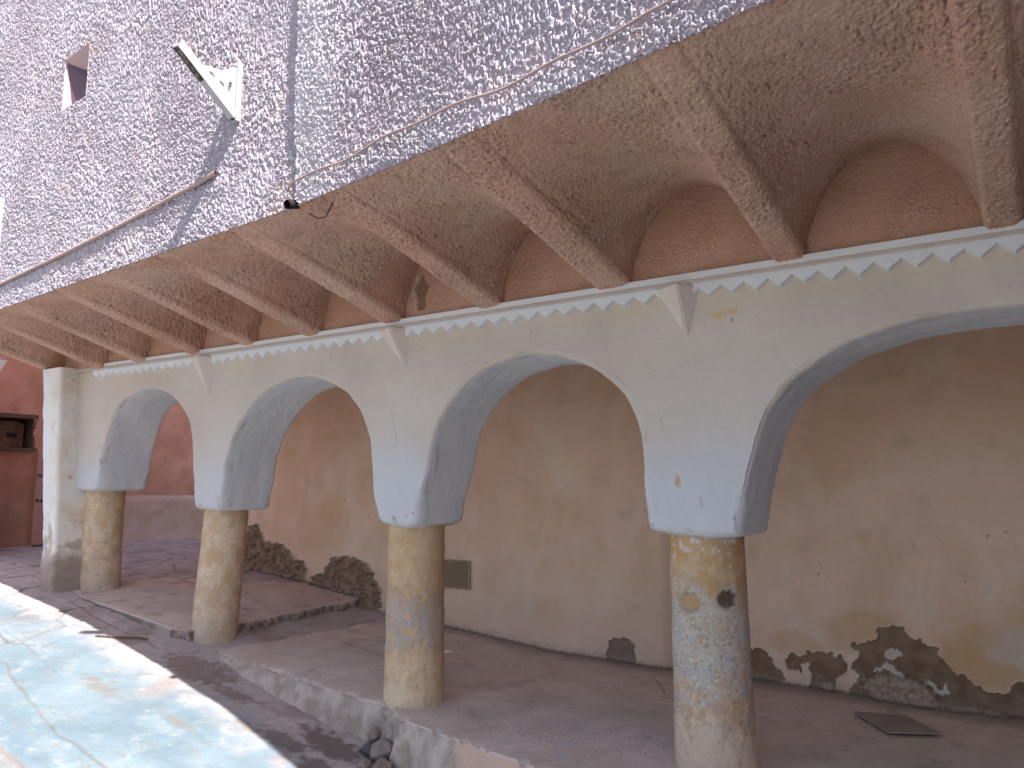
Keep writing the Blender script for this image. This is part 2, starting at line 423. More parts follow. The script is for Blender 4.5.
path = path + np.stack([.016 * (noise(_i * .09, _i * 0., 140) - .5) + .006 * (noise(_i * .33, _i * 0., 142) - .5), .016 * (noise(_i * .09, _i * 0., 141) - .5) + .006 * (noise(_i * .33, _i * 0., 143) - .5)], 1)
TH = .50
tang = np.gradient(path, axis=0); tang /= np.linalg.norm(tang, axis=1)[:, None] + 1e-9
_h = np.hanning(11); _h /= _h.sum()
tang = np.stack([np.convolve(np.pad(tang[:, k], 5, mode='edge'), _h, mode='valid') for k in (0, 1)], 1); tang /= np.linalg.norm(tang, axis=1)[:, None] + 1e-9
nrm = np.stack([-tang[:, 1], tang[:, 0]], 1)               # points up / into the masonry
def ztop(x): return np.interp(x, [-8, -7.6, -5.3, -3.3, 4], [2.72, 2.705, 2.69, 2.685, 2.685])
# front face: strips from the arch line (offset by the rounding) up to the top
R = .028
prof = [(1.0, 0.0), (.62, .06), (.3, .27), (.08, .60), (0., 1.0)]
rings = []
Rv = R + .030 * sst(1.60, 1.44, path[:, 1] - .16 * (path[:, 0] < -5.4) - .02 * ((path[:, 0] > -5.4) & (path[:, 0] < -4.6)))
for off, dep in prof: rings.append((path + nrm * off * Rv[:, None], dep * Rv))
r0x = np.maximum.accumulate(rings[0][0][:, 0]) + 2e-5 * np.arange(len(path))
rings[0] = (np.stack([r0x, rings[0][0][:, 1]], 1), rings[0][1])
inner = []
for k in range(1, 24): inner.append((path, Rv + (TH - 2 * Rv) * k / 24))
back = [(r[0], TH - r[1]) for r in rings[::-1]]
allr = rings + inner + back
# body of the front: rows between ring 0 and the top, many rows so stains can sit in the colour attribute
NR = 70
base = rings[0][0]
top = np.stack([np.linspace(base[0, 0], base[-1, 0], len(base)), ztop(np.linspace(base[0, 0], base[-1, 0], len(base)))], 1)
# top sample x follows the arch line, but forced monotonic
mono = np.maximum.accumulate(base[:, 0]) + np.arange(len(base)) * 1e-5
_k = np.hanning(61); _k /= _k.sum()
mono = np.convolve(np.pad(mono, 30, mode='reflect', reflect_type='odd'), _k, mode='valid')
top = np.stack([mono, ztop(mono)], 1)
rows = []
for k in range(NR, 0, -1):
    t = k / NR
    xx = base * (1 - t) + top * t
    rows.append((xx, np.zeros(len(base))))
full = rows + allr
P = np.stack([np.stack([q[0][:, 0], q[1], q[0][:, 1]], 1) for q in full], 1)
nfront = NR + 4
und = .012 * (fbm(P[..., 0] * 1.7, P[..., 2] * 1.7, 3, 150) - .5) + .003 * (fbm(P[..., 0] * 9, P[..., 2] * 9, 2, 151) - .5)
k_ = np.zeros(P.shape[1]); k_[:nfront] = 1; k_[nfront:nfront + 12] = np.linspace(1, 0, 12)
P[..., 1] += und * k_[None]
# reveal waviness, along the arch normal
wv = .010 * (fbm(P[..., 1] * 7 + 30, np.arange(P.shape[0])[:, None] * .05 + P[..., 1] * 0, 3, 155) - .5)
msk = np.zeros(P.shape[1]); msk[nfront + 2:nfront + len(inner) + 2] = 1
P[..., 0] += nrm[:, None, 0] * wv * msk[None]; P[..., 2] += nrm[:, None, 1] * wv * msk[None]
xx, zz = P[..., 0], P[..., 2]
c = mix((.50, .42, .355), (.545, .47, .405), sst(.3, .7, fbm(xx * 1.2, zz * 1.2, 4, 160)))
bl = sst(2.05, 1.55, zz + .5 * (fbm(xx * 1.5, zz * 1.5, 3, 165) - .5))
c = mix(c, (.52, .52, .535), bl * .8)  # bluish wash on the lower blocks, bounced-light tint put into the colour
ye_st = sst(2.42, 2.62, zz + .35 * (fbm(xx * 2.2, zz * 2.2, 4, 170) - .5)) * sst(.42, .62, fbm(xx * 1.4 + 9, zz * .6, 3, 175))
c = mix(c, (.57, .47, .345), ye_st * .5)
spot = .6 * sst(.88, .93, noise(xx / .022, zz / .022, 180)) * sst(.6, .75, fbm(xx * 1.7, zz * 1.7, 3, 181))
c = mix(c, (.33, .25, .18), spot * .6)
for (sx, sz, rx, rz, cc_) in [(-1.27, 2.46, .05, .018, (.55, .38, .15)), (-1.20, 2.47, .03, .012, (.52, .36, .15)), (-1.21, 2.43, .008, .008, (.2, .15, .1)), (-1.52, 1.62, .012, .03, (.45, .27, .14)),
                          (-7.10, 1.82, .02, .03, (.35, .27, .22)), (-7.12, 1.95, .012, .012, (.2, .15, .12)), (-3.36, 1.395, .012, .010, (.15, .13, .12)), (-3.47, 1.39, .014, .012, (.2, .2, .2)), (-5.56, 1.44, .012, .012, (.25, .2, .18))]:
    w = .6 * (noise(xx / .015, zz / .015, 185) - .5)
    c = mix(c, cc_, sst(1.1, .8, np.hypot((xx - sx) / rx, (zz - sz) / rz) + w) * .8)
for line in [[(-.53, 2.56), (-.52, 2.50), (-.50, 2.44), (-.44, 2.36)], [(-1.40, 1.55), (-1.39, 1.45), (-1.38, 1.36)], [(-4.40, 2.60), (-4.36, 2.52), (-4.37, 2.44)], [(-2.42, 2.58), (-2.40, 2.47), (-2.43, 2.37)], [(-6.6, 2.6), (-6.56, 2.5), (-6.58, 2.44)], [(-3.50, 2.1), (-3.46, 1.9), (-3.49, 1.75)], [(-1.62, 2.0), (-1.58, 1.85)]]:
    d = polydist(xx + .012 * (noise(xx / .04, zz / .04, 187) - .5), zz, line)
    c = mix(c, (.40, .35, .31), sst(.0045, .001, d) * .7)
ridx = np.abs(np.arange(P.shape[1]) - (nfront - 1))[None, :]
chip = sst(.66, .74, fbm(np.arange(P.shape[0])[:, None] * .11 + ridx * .1, ridx * .4, 3, 195)) * (ridx < 6)
isrev = np.zeros(P.shape[1]); isrev[nfront:] = 1
rev = mix((.58, .595, .625), (.65, .655, .67), sst(.35, .65, fbm(P[..., 1] * 3 + xx, zz * 2, 4, 190)))
rev = mix(rev, (.40, .37, .36), sst(.72, .84, fbm(P[..., 1] * 14 + xx * 3, zz * 14, 3, 193)) * .35)
c = c * (1 - isrev[None, :, None]) + rev * isrev[None, :, None]
c = mix(c, (.33, .28, .245), chip * .55)
aw = grid('arcade_wall', P, M['lime'], house, c)
# back face of the arcade wall
bk = rings[0][0]
Pb = np.stack([np.stack([bk[:, 0] * (1 - t) + mono * t, np.full(len(bk), TH), bk[:, 1] * (1 - t) + (ztop(mono) + .1) * t], 1) for t in np.linspace(0, 1, 12)], 1)
grid('inner_face', Pb, M['fillet'], aw)

# dog-tooth moulding: a raised band with a zigzag lower edge
def band_z(x): return np.interp(x, [-8, -7.6, -5.3, -3.3, 4], [2.695, 2.68, 2.652, 2.645, 2.64])
bm = bmesh.new()
pw = .120; x = -7.30; rs = random.Random(5); lower = []
while x < 3.85:
    zt = float(band_z(x)) - .030
    lower.append((x, zt - .002 + rs.uniform(-.003, .003))); x += pw / 2 + rs.uniform(-.003, .003)
    lower.append((x, zt - .046 + rs.uniform(-.006, .006))); x += pw / 2 + rs.uniform(-.003, .003)
up_ = []; lo_f = []; lo_b = []
for (px, pz) in lower:
    yy = float(np.interp(px, [-7.6, 0], [-.026, -.034]))
    up_.append(bm.verts.new((px, yy, float(band_z(px)) + .05)))
    lo_f.append(bm.verts.new((px, yy + .004, pz))); lo_b.append(bm.verts.new((px, .012, pz - .012)))
for i in range(len(lower) - 1):
    bm.faces.new([up_[i], lo_f[i], lo_f[i + 1], up_[i + 1]])
    bm.faces.new([lo_f[i], lo_b[i], lo_b[i + 1], lo_f[i + 1]])
bm_obj('dogtooth_moulding', bm, M['moulding'], aw)
# smooth top fillet above the teeth, irregular where it meets the soffit
xa = np.arange(-7.6, 3.88, .02); vv = np.linspace(0, 1, 8)
Xg, Vg = np.meshgrid(xa, vv, indexing='ij')
nn = fbm(Xg * 4, Vg * 0, 4, 200)
Pf = np.stack([Xg, -.048 + .010 * nn + .056 * Vg ** 1.6, band_z(Xg) - .008 + Vg * (.050 + .030 * nn)], -1)
grid('cornice_fillet', Pf, M['fillet'], aw)

# corbels: triangular wedges above the columns
CORB = [(-1.605, -1.455, -1.345, -1.447, 2.375, .105), (-3.61, -3.45, -3.325, -3.385, 2.37, .105), (-5.74, -5.55, -5.41, -5.50, 2.33, .10), (1.22, 1.36, 1.47, 1.36, 2.375, .10)]
for (xl, xm, xr, xt, zt, pr) in CORB:
    bm = bmesh.new(); zt0 = float(band_z(xl)) - .012
    A = bm.verts.new((xl, -.035, zt0)); Bv = bm.verts.new((xm, -pr, zt0)); Cc = bm.verts.new((xr, .02, zt0 - .004)); Dd = bm.verts.new((xl - .01, .02, zt0))
    Tt = bm.verts.new((xt, -.012, zt)); T2 = bm.verts.new((xt, .02, zt - .01)); T3 = bm.verts.new((xt + .012, .0, zt - .002))
    for f in ([A, Tt, Bv], [Bv, Tt, T3, Cc], [A, Dd, T2, Tt], [A, Bv, Cc, Dd], [Tt, T2, T3], [Cc, T3, T2, Dd]): bm.faces.new(f)
    bmesh.ops.bevel(bm, geom=list(bm.edges), offset=.007, segments=2, affect='EDGES')
    bm_obj('corbel', bm, M['fillet'], aw, smooth=False)

# ---- columns
OCH, DEEP, CREAM, GREY, RED, DIRT, WHITE = (.53, .355, .215), (.46, .275, .13), (.60, .46, .33), (.36, .325, .32), (.40, .25, .18), (.22, .155, .105), (.60, .56, .51)
def column(cx, cy, bx, z0, z1, r0, r1, which):
    nth, nz = 150, int((z1 - z0) / .0075)
    th = np.linspace(0, 2 * math.pi, nth, endpoint=False); zc_ = np.linspace(z0, z1, nz)
    Tg, Zg = np.meshgrid(th, zc_, indexing='ij'); t = (Zg - z0) / (z1 - z0)
    rr = r0 + (r1 - r0) * t
    # periodic noise coordinates
    def pn(sx, sz, octv, seed):
        w = .5 - .5 * np.cos(Tg * .5)          # blend to close the seam
        return fbm(Tg * .18 / sx, Zg / sz, octv, seed) * (1 - w * 0)
    seam = sst(0, .5, Tg) * sst(2 * math.pi, 2 * math.pi - .5, Tg)
    low_ = pn(.2, .2, 3, 210 + which) - .5
    fine = pn(.03, .03, 3, 215 + which) - .5
    lump = sst(.62, .78, pn(.045, .045, 3, 218 + which))
    rad = rr + seam * (.016 * low_ + .006 * fine - .006 * lump * (t < .75))
    rad += .012 * np.exp(-((Zg - z0) / .05) ** 2)
    axx = bx + (cx - bx) * t
    P_ = np.stack([axx + rad * np.cos(Tg), cy + rad * np.sin(Tg), Zg], -1)
    n1 = pn(.16, .16, 4, 220 + which); n2 = pn(.05, .05, 4, 226 + which); n3 = pn(.018, .02, 3, 231 + which)
    drip = pn(.04, .25, 3, 236 + which)
    jag = (n2 - .5) * .35 + (drip - .5) * .25
    # angle as seen from the street: 0 at the left silhouette, 1 at the right
    phi = (Tg - math.pi) / math.pi
    if which == 3:
        c = mix(OCH, DEEP, sst(.55, .35, n1) * .6)
        c = mix(c, CREAM, sst(.45, .05, t + jag))
        c = mix(c, RED, sst(.06, .0, np.abs(t - .60 + jag * .9)) * .9)
        c = mix(c, (.40, .30, .235), sst(.08, .02, np.abs(t - .55 + jag * .7)) * .8)
        c = mix(c, GREY, sst(.15, .05, np.abs(t - .46 + jag * .8)) * sst(.35, .62, .55 * n2 + .45 * n3) * .9)
        c = mix(c, (.60, .50, .33), sst(.18, .08, t + .4 * (n2 - .5)) * .4)
        c = mix(c, (.50, .38, .31), sst(.09, .02, t + .25 * (n2 - .5)) * .8)
    elif which == 4:
        c = mix(DEEP, OCH, sst(.45, .62, n1) * .6)
        c = mix(c, WHITE, sst(.55, .66, n2) * sst(.78, .98, t) * .8)
        g = sst(.84, .66, t + jag) * sst(.22, .36, t + jag)
        c = mix(c, (.45, .40, .345), g * .85); c = mix(c, (.46, .33, .20), g * sst(.48, .66, .5 * n1 + .5 * n2) * .75)
        c = mix(c, (.60, .56, .52), g * sst(.52, .70, .45 * n2 + .55 * n3) * .8); c = mix(c, (.36, .35, .37), g * sst(.55, .7, pn(.08, .08, 4, 241)) * .6)
        c = mix(c, (.22, .18, .155), g * sst(.52, .68, pn(.013, .014, 3, 243)) * sst(.4, .55, n2) * .8)
        c = mix(c, (.46, .27, .175), sst(.10, .03, np.abs(t - .33 + jag * .9)) * sst(.42, .62, n1) * .9)
        lowm = sst(.30, .20, t + jag * .9)
        c = mix(c, (.58, .46, .36), lowm * .9); c = mix(c, (.60, .48, .30), lowm * sst(.5, .7, n1) * .6)
        for (ph, tt, rw, cc_) in [(.44, .705, .10, (.40, .25, .12)), (.77, .725, .085, (.085, .05, .035))]:
            d = np.hypot((phi - ph) / rw, (t - tt) / .035) + .7 * (n3 - .5)
            m = sst(1.15, .85, d)
            c = mix(c, cc_, m * .92); c = mix(c, (.30, .24, .2), sst(.25, .0, np.abs(d - 1.05)) * .6)
            P_[..., 0] -= m * .013 * np.cos(Tg); P_[..., 1] -= m * .013 * np.sin(Tg)
    else:
        c = mix(OCH, CREAM, sst(.4, .6, n1) * .8)
        c = mix(c, (.42, .30, .17), sst(.55, .7, n2) * .45)
        c = mix(c, GREY, sst(.60, .35, t + jag) * sst(.40, .75, .6 * n2 + .4 * n3) * .6)
        c = mix(c, (.45, .37, .30), sst(.3, .1, t + jag) * .7)
        if which == 1:
            c = mix(c, (.42, .35, .28), sst(.50, .75, .5 * n2 + .5 * n3) * .7)
    c = mix(c, DIRT, sst(.68, .8, n3) * .55); c = mix(c, DIRT, sst(.045, .0, t + .12 * (n2 - .5)) * .65)
    return grid('column', P_, M['column'], house, c, wrap=True)
labels = {1: 'grey mottled cream column', 2: 'leaning cream column with grey worn foot', 3: 'ochre column with a red and blue grey band', 4: 'ochre and white flaking column with a dark hole'}
for a in [(-7.445, .25, -7.43, .56, 1.60, .178, .175, 1), (-5.545, .25, -5.655, .26, 1.44, .182, .172, 2), (-3.485, .25, -3.49, .10, 1.37, .198, .186, 3), (-1.468, .25, -1.455, .12, 1.38, .205, .190, 4), (1.33, .25, 1.33, .1, 1.38, .20, .19, 2), (3.8, .25, 3.8, .1, 1.38, .2, .19, 1)]:
    tag(column(*a), labels[a[-1]] if a[0] < 0 else None)

# ---- leaning end pillar
zc_ = np.arange(.45, 2.73, .012)
per = []   # plan outline as a function of t (0 bottom, 1 top): rounded rectangle
def pillar_plan(t):
    xl = -7.655 - .31 * t; xr = -7.44 - .165 * t; yf = -.165
    pts = [(xr, .45), (xr, -.02), (xr, yf + .03), (xr - .008, yf + .008), (xr - .03, yf), (xl + .03, yf), (xl + .008, yf + .008), (xl, yf + .03), (xl, .45)]
    return pts
P_ = []
for z in zc_:
    t = (z - .66) / 2.0; pl = np.array(pillar_plan(t)); d = np.r_[0, np.cumsum(np.hypot(*np.diff(pl, axis=0).T))]
    q = np.linspace(0, d[-1], 110)
    P_.append(np.stack([np.interp(q, d, pl[:, 0]), np.interp(q, d, pl[:, 1]), np.full(110, z)], 1))
P_ = np.transpose(np.array(P_), (1, 0, 2))
Ug = np.arange(110)[:, None] * .0125 + P_[..., 2] * 0; Zg = P_[..., 2]
n1 = fbm(Ug * 5, Zg * 5, 4, 250); n2 = fbm(Ug * 16, Zg * 16, 4, 255)
foot = sst(1.04, .86, Zg + .35 * (n1 - .5) + .12 * (n2 - .5))
P_[..., 1] -= .04 * foot * sst(.3, .7, n1) * (P_[..., 1] < .1); P_[..., 1] += .015 * (n1 - .5); P_[..., 0] += .012 * (n1 - .5)
c = mix((.70, .655, .60), (.66, .67, .70), sst(.45, .6, Ug / 1.37 + .1 * (n1 - .5)))
c = mix(c, (.60, .48, .33), sst(.45, .65, n1) * (Ug < .7) * .45)
c = mix(c, (.36, .31, .27), sst(1.35, 1.05, Zg + .6 * (n2 - .5)) * sst(.48, .56, n1) * .8)
c = mix(c, (.27, .215, .18), foot * .9)
drip = sst(.03, .0, np.abs(P_[..., 1] + .045 + 0 * Zg)) * sst(.62, .74, noise(Zg * 14, Ug * 0, 258)) * sst(1.5, 1.7, Zg) * (P_[..., 0] > -7.65)
c = mix(c, (.30, .20, .13), drip * .8)
grid('end_pillar', P_, M['backwall'], house, c)

# ---- interior: back wall, ceiling, end wall
DMG = [[(-1.58, .39), (-1.52, .43), (-1.47, .41), (-1.25, .45), (-1.19, .42), (-1.17, .33), (-1.23, .28), (-1.2, .10), (-1.42, .10), (-1.41, .27), (-1.4, .34), (-1.46, .35), (-1.48, .29), (-1.56, .31)],
       [(-1.17, .10), (-1.13, .26), (-1.08, .36), (-1.13, .37), (-1.07, .46), (-1.13, .52), (-.98, .55), (-.96, .65), (-.8, .68), (-.78, .59), (-.69, .6), (-.68, .55), (-.59, .56), (-.6, .49), (-.53, .45), (-.43, .37), (-.36, .32), (-.26, .31), (-.2, .38), (-.1, .42), (.1, .45), (.3, .36), (.6, .30), (.9, .1)],
       [(-1.85, .40), (-1.79, .43), (-1.73, .42), (-1.68, .36), (-1.63, .31), (-1.58, .21), (-1.69, .2), (-1.85, .1)],
       [(-7.9, .6), (-7.6, 1.0), (-7.5, 1.15), (-7.38, 1.17), (-7.21, .97), (-6.97, .97), (-6.79, .89), (-6.72, .8), (-6.58, .79), (-6.52, .66), (-6.61, .55), (-6.86, .55), (-7.17, .55)],
       [(-6.47, .65), (-6.23, .69), (-6.18, .84), (-5.95, .88), (-5.72, .85), (-5.58, .76), (-5.45, .59), (-5.44, .30), (-5.67, .30), (-5.97, .40), (-6.42, .40)],
       [(-2.99, .12), (-2.97, .30), (-2.92, .37), (-2.84, .395), (-2.76, .38), (-2.72, .30), (-2.70, .12)]]
HOLE = [[(-.93, .49), (-.87, .53), (-.80, .50), (-.82, .47), (-.90, .465)], [(-.98, .36), (-.90, .42), (-.80, .38), (-.78, .345), (-.86, .35)], [(-.72, .37), (-.66, .33), (-.56, .345), (-.57, .29), (-.62, .275)]]
xs = np.concatenate([np.arange(-8.12, -5.3, .011), np.arange(-5.3, -3.1, .009), np.arange(-3.1, .1, .006), np.arange(.1, 3.9, .03)])
zs = np.concatenate([np.arange(.0, .75, .006), np.arange(.75, 2.80, .0095)])
X, Z = np.meshgrid(xs, zs, indexing='ij')
wx = .060 * (fbm(X / .08, Z / .08, 5, 270) - .5) * 1.6; wz = .060 * (fbm(X / .08, Z / .08, 5, 275) - .5) * 1.6
dm = np.zeros(X.shape)
for pl in DMG: dm = np.maximum(dm, inpoly(X + wx, Z + wz, pl).astype(float))
wh = np.zeros(X.shape)
for pl in HOLE: wh = np.maximum(wh, inpoly(X + wx * 1.3, Z + wz * 1.3, pl).astype(float))
dm = dm * (1 - wh)
rock = fbm(X / .11, Z / .09, 5, 280); rock2 = fbm(X / .035, Z / .03, 4, 285)
left = (X < -5.2).astype(float)
Y = 2.0 + .02 * (fbm(X * 1.1, Z * 1.1, 3, 290) - .5) + .08 * sst(-2.47, -2.39, X) * sst(-.5, -1.5, X) * .0
Y = Y + .06 * sst(-2.50, -2.37, X)                       # the wall is thicker to the left of the fourth column
relief = .014 + (.012 + .022 * left) * (rock - .5) + (.007 + .018 * left) * (rock2 - .5)
bulge = -.07 * np.exp(-(((X + .85) / .30) ** 2 + ((Z - .23) / .16) ** 2)) - .05 * np.exp(-(((X + .45) / .3) ** 2 + ((Z - .17) / .07) ** 2))
bulge += left * (-.055 * sst(.36, .6, rock) - .02)
Y = Y + dm * (relief + bulge * sst(.7, .3, Z + .0) * (1 - left) + bulge * left)
base_n = fbm(X * 1.0, Z * 1.0, 4, 295)
c = mix((.68, .45, .32), (.73, .515, .39), sst(.3, .7, base_n))
c = mix(c, (.62, .42, .27), sst(.50, .68, fbm(X * 2.6 + 4, Z * 2.2, 5, 297)) * .5)
c = mix(c, (.74, .58, .47), sst(.52, .7, fbm(X * 3.1 - 4, Z * 1.7, 5, 298)) * .45)
halo = np.zeros(X.shape)
for (hx, hz, rx, rz, k) in [(-1.05, .62, .35, .17, .75), (-.35, .50, .30, .22, 1), (-1.5, .48, .18, .10, .6), (.1, .75, .35, .35, .8), (-3.5, .52, .16, .16, .55), (-4.15, .75, .10, .12, .5), (-1.0, 1.25, .06, .06, .5), (-2.9, .95, .5, .2, .25), (-6.3, 1.15, .4, .3, .35), (-1.2, 1.9, .5, .3, .25)]:
    d = np.hypot((X - hx) / rx, (Z - hz) / rz) + .9 * (fbm(X * 5, Z * 5, 4, 300) - .5)
    halo = np.maximum(halo, sst(1.15, .55, d) * k)
c = mix(c, (.52, .295, .115), halo * .68)
pale = sst(1.1, .5, np.hypot((X + .12) / .28, (Z - .60) / .17) + .8 * (fbm(X * 6, Z * 6, 4, 305) - .5))
c = mix(c, (.60, .50, .42), pale * .7)
low_p = sst(1.0, .3, Z - .2 + .5 * (fbm(X * 2, Z * 2, 3, 308) - .5)) * (X < -2.4)
c = mix(c, (.60, .47, .37), low_p * .4)
c = mix(c, (.42, .29, .18), sst(.60, .85, fbm(X * 4, Z * 4, 4, 310)) * .3)
for (hx, hz) in [(-.28, 1.28), (-.18, 1.31), (-1.32, .98), (-6.0, 1.45), (-5.65, 1.30), (-5.95, 1.2), (-.42, .99)]:
    c = mix(c, (.09, .06, .045), sst(.011, .006, np.hypot(X - hx, (Z - hz) * 1.3) + .006 * (rock2 - .5)) * .8)
for line in [[(-1.30, 1.06), (-1.27, .99), (-1.24, .93)], [(-.62, 1.30), (-.55, 1.24)], [(-.72, 1.22), (-.66, 1.14)]]:
    d = polydist(X + wx * .8, Z + wz * .5, line); c = mix(c, (.42, .29, .19), sst(.010, .003, d) * .4)
whm = np.maximum(wh, sst(.47, .60, fbm(X / .09, Z / .09, 4, 312)) * sst(.03, .0, np.abs(Z - .27 - .1 * base_n)) * (X > -1.75) * (X < -.45) * (1 - dm))
c = mix(c, (.52, .45, .40), whm * .75)
br = mix((.19, .115, .07), (.26, .17, .11), sst(.3, .7, rock))
bump_ = np.exp(-(((X + .85) / .26) ** 2 + ((Z - .26) / .12) ** 2)) + .8 * np.exp(-(((X + .40) / .22) ** 2 + ((Z - .19) / .05) ** 2)) + .6 * np.exp(-(((X + 1.3) / .10) ** 2 + ((Z - .22) / .08) ** 2))
bm_ = sst(.35, .6, bump_ + .6 * (rock - .5)) * (X > -2.6)
br = mix(br, (.38, .275, .205), bm_ * .9); br = mix(br, (.22, .145, .10), bm_ * sst(.50, .68, rock2) * .75); br = mix(br, (.46, .38, .32), bm_ * sst(.45, .30, rock2) * .5)
Y -= dm * bm_ * (.035 + .06 * (rock - .5) + .03 * (rock2 - .5))
br = mix(br, (.11, .075, .055), sst(.02, .0, np.abs(bump_ - .5 + .4 * (rock2 - .5)) - .02) * (X > -2) * .6)
br = mix(br, (.29, .205, .15), left * sst(.35, .65, rock2) * .8)
br = mix(br, (.23, .17, .14), ((X > -3.1) & (X < -2.6)).astype(float) * .8)
bl_ = dm.copy()
for _ in range(3):
    bl_[1:-1, 1:-1] = .2 * (bl_[1:-1, 1:-1] + bl_[:-2, 1:-1] + bl_[2:, 1:-1] + bl_[1:-1, :-2] + bl_[1:-1, 2:])
lipm = (bl_ > .02) * (1 - dm)
Y -= .004 * lipm
c = mix(c, (.66, .55, .45), lipm * sst(.35, .6, rock2) * .6)
c = c * (1 - dm[..., None]) + br * dm[..., None]
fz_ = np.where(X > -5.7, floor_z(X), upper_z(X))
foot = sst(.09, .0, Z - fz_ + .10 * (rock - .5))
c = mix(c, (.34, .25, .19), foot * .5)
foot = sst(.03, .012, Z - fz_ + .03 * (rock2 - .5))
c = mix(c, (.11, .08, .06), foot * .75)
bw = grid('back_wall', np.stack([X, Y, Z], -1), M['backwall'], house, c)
bm = bmesh.new(); bm_box(bm, -8.12, 3.9, 2.16, 2.26, -.4, 2.84); bm_box(bm, -8.122, -8.06, 1.99, 2.158, .3, 2.84)
bm_obj('wall_core', bm, M['redtrim'], bw)
bm = bmesh.new(); bm_box(bm, -8.0, 3.9, .45, 2.15, 2.80, 2.9)
bm_obj('ceiling', bm, M['fillet'], house)
bm = bmesh.new(); bm_box(bm, 3.82, 3.95, .02, 2.15, -.4, 2.79)
bm_obj('partition', bm, M['fillet'], house)
# vent grille on the back wall
bm = bmesh.new(); x0, x1, z0, z1, yv = -4.70, -4.345, .655, .915, 1.985
bm_box(bm, x0, x1, yv - .012, yv + .02, z1 - .008, z1); bm_box(bm, x0, x1, yv - .012, yv + .02, z0, z0 + .008)
bm_box(bm, x0, x0 + .008, yv - .012, yv + .02, z0 + .0085, z1 - .0085); bm_box(bm, x1 - .008, x1, yv - .012, yv + .02, z0 + .0085, z1 - .0085)
vent = bm_obj('vent_grille', bm, M['brass'], house)
bm = bmesh.new()
for k in range(14):
    zz_ = z0 + .016 + k * .0172
    v = [bm.verts.new(p) for p in [(x0 + .009, yv - .010, zz_), (x1 - .009, yv - .010, zz_), (x1 - .009, yv + .012, zz_ + .009), (x0 + .009, yv + .012, zz_ + .009), (x0 + .009, yv - .010, zz_ - .003), (x1 - .009, yv - .010, zz_ - .003), (x1 - .009, yv + .012, zz_ + .006), (x0 + .009, yv + .012, zz_ + .006)]]
    for f in ((0, 1, 2, 3), (4, 7, 6, 5), (0, 4, 5, 1), (2, 6, 7, 3), (0, 3, 7, 4), (1, 5, 6, 2)): bm.faces.new([v[i] for i in f])
bm_obj('slats', bm, M['brass'], vent)
bm = bmesh.new(); bm_box(bm, x0 + .009, x1 - .009, yv + .0125, yv + .018, z0 + .009, z1 - .009)
bm_obj('vent_backing', bm, M['dark'], vent)
# drain spout stub at the foot of the wall joint
tube('drain_spout', [(-2.985, -1.24, 3.02), (-2.985, -1.325, 2.992), (-2.985, -1.345, 2.985)], .024, M['dark'], house, 12)

# ================================================================== things on the walls
def cable(name, pts, r, lab, off):
    Pp = [(x, float(ye(x)) - off - (.021 if x > -2.99 else 0), z) for x, z in pts]
    o = tube(name, Pp, r, M['cable'], None, 9, .6)
    return tag(o, lab, 'cable')
cable('cable', [(-8.04, 3.165), (-7.3, 3.18), (-6.77, 3.186), (-6.2, 3.205), (-5.69, 3.222), (-5.2, 3.245), (-4.82, 3.262), (-4.4, 3.29), (-4.04, 3.315), (-3.86, 3.325), (-3.70, 3.347)], .013, 'thick pink cable sagging along the rough wall below the bracket', .017)
pts = [(-3.02, 3.09)] + [(x, 3.108 + .012 * math.sin(x * 5.3) + .008 * math.sin(x * 13.1) - .012 * (x + 2) * (x > -2)) for x in np.arange(-2.95, -.4, .07)] + [(.6, 3.04), (2, 3.05), (3.88, 3.06)]
cable('cable', pts, .006, 'thin pink cable running straight along the rough wall above the overhang edge', .027)

# wall bracket (perforated gusset with a channel arm)
bx, by = -3.535, float(ye(-3.535))
br = empty('wall_bracket', (bx, by, 3.62), 'white metal dish bracket with perforated gusset sticking out from the rough upper wall', 'bracket')
def local(bm): bmesh.ops.translate(bm, verts=list(bm.verts), vec=(-bx, -by, -3.62))
bm = bmesh.new(); bm_box(bm, bx - .022, bx + .022, by - .030, by + .004, 3.60, 3.945); local(bm)
bm_obj('rail', bm, M['white_metal'], br, bevel=.003)
# arm: hollow square channel, open (dark) at the tip
A0 = Vector((bx, by - .025, 3.628)); A1 = Vector((bx - .008, by - .375, 3.885))
ax = (A1 - A0).normalized(); sx_ = Vector((1, 0, 0)); up = ax.cross(sx_).normalized()
if up.z < 0: up = -up
def channel(wd, ht, a, b, cap):
    bm = bmesh.new(); ring = []
    for p in (a, b):
        ring.append([bm.verts.new(p + sx_ * (wd * i) + up * (ht * j)) for i, j in ((-1, -1), (1, -1), (1, 1), (-1, 1))])
    for k in range(4): bm.faces.new([ring[0][k], ring[0][(k + 1) % 4], ring[1][(k + 1) % 4], ring[1][k]])
    bm.faces.new(ring[0]); return bm, ring
bm, ring = channel(.023, .026, A0, A1, True)
inner_ = [bm.verts.new(A1 + sx_ * (.019 * i) + up * (.022 * j)) for i, j in ((-1, -1), (1, -1), (1, 1), (-1, 1))]
deep = [bm.verts.new(A1 - ax * .12 + sx_ * (.019 * i) + up * (.022 * j)) for i, j in ((-1, -1), (1, -1), (1, 1), (-1, 1))]
for k in range(4):
    bm.faces.new([ring[1][k], ring[1][(k + 1) % 4], inner_[(k + 1) % 4], inner_[k]])
    bm.faces.new([inner_[k], inner_[(k + 1) % 4], deep[(k + 1) % 4], deep[k]])
bm.faces.new(deep); local(bm)
arm = bm_obj('arm', bm, M['white_metal'], br)
bm = bmesh.new(); p0 = A1 - ax * .20 - up * .0275; p1 = A1 - ax * .004 - up * .0275
v = [bm.verts.new(p + sx_ * s_ + up * q) for p in (p0, p1) for s_ in (-.0225, .0225) for q in (-.001, .001)]
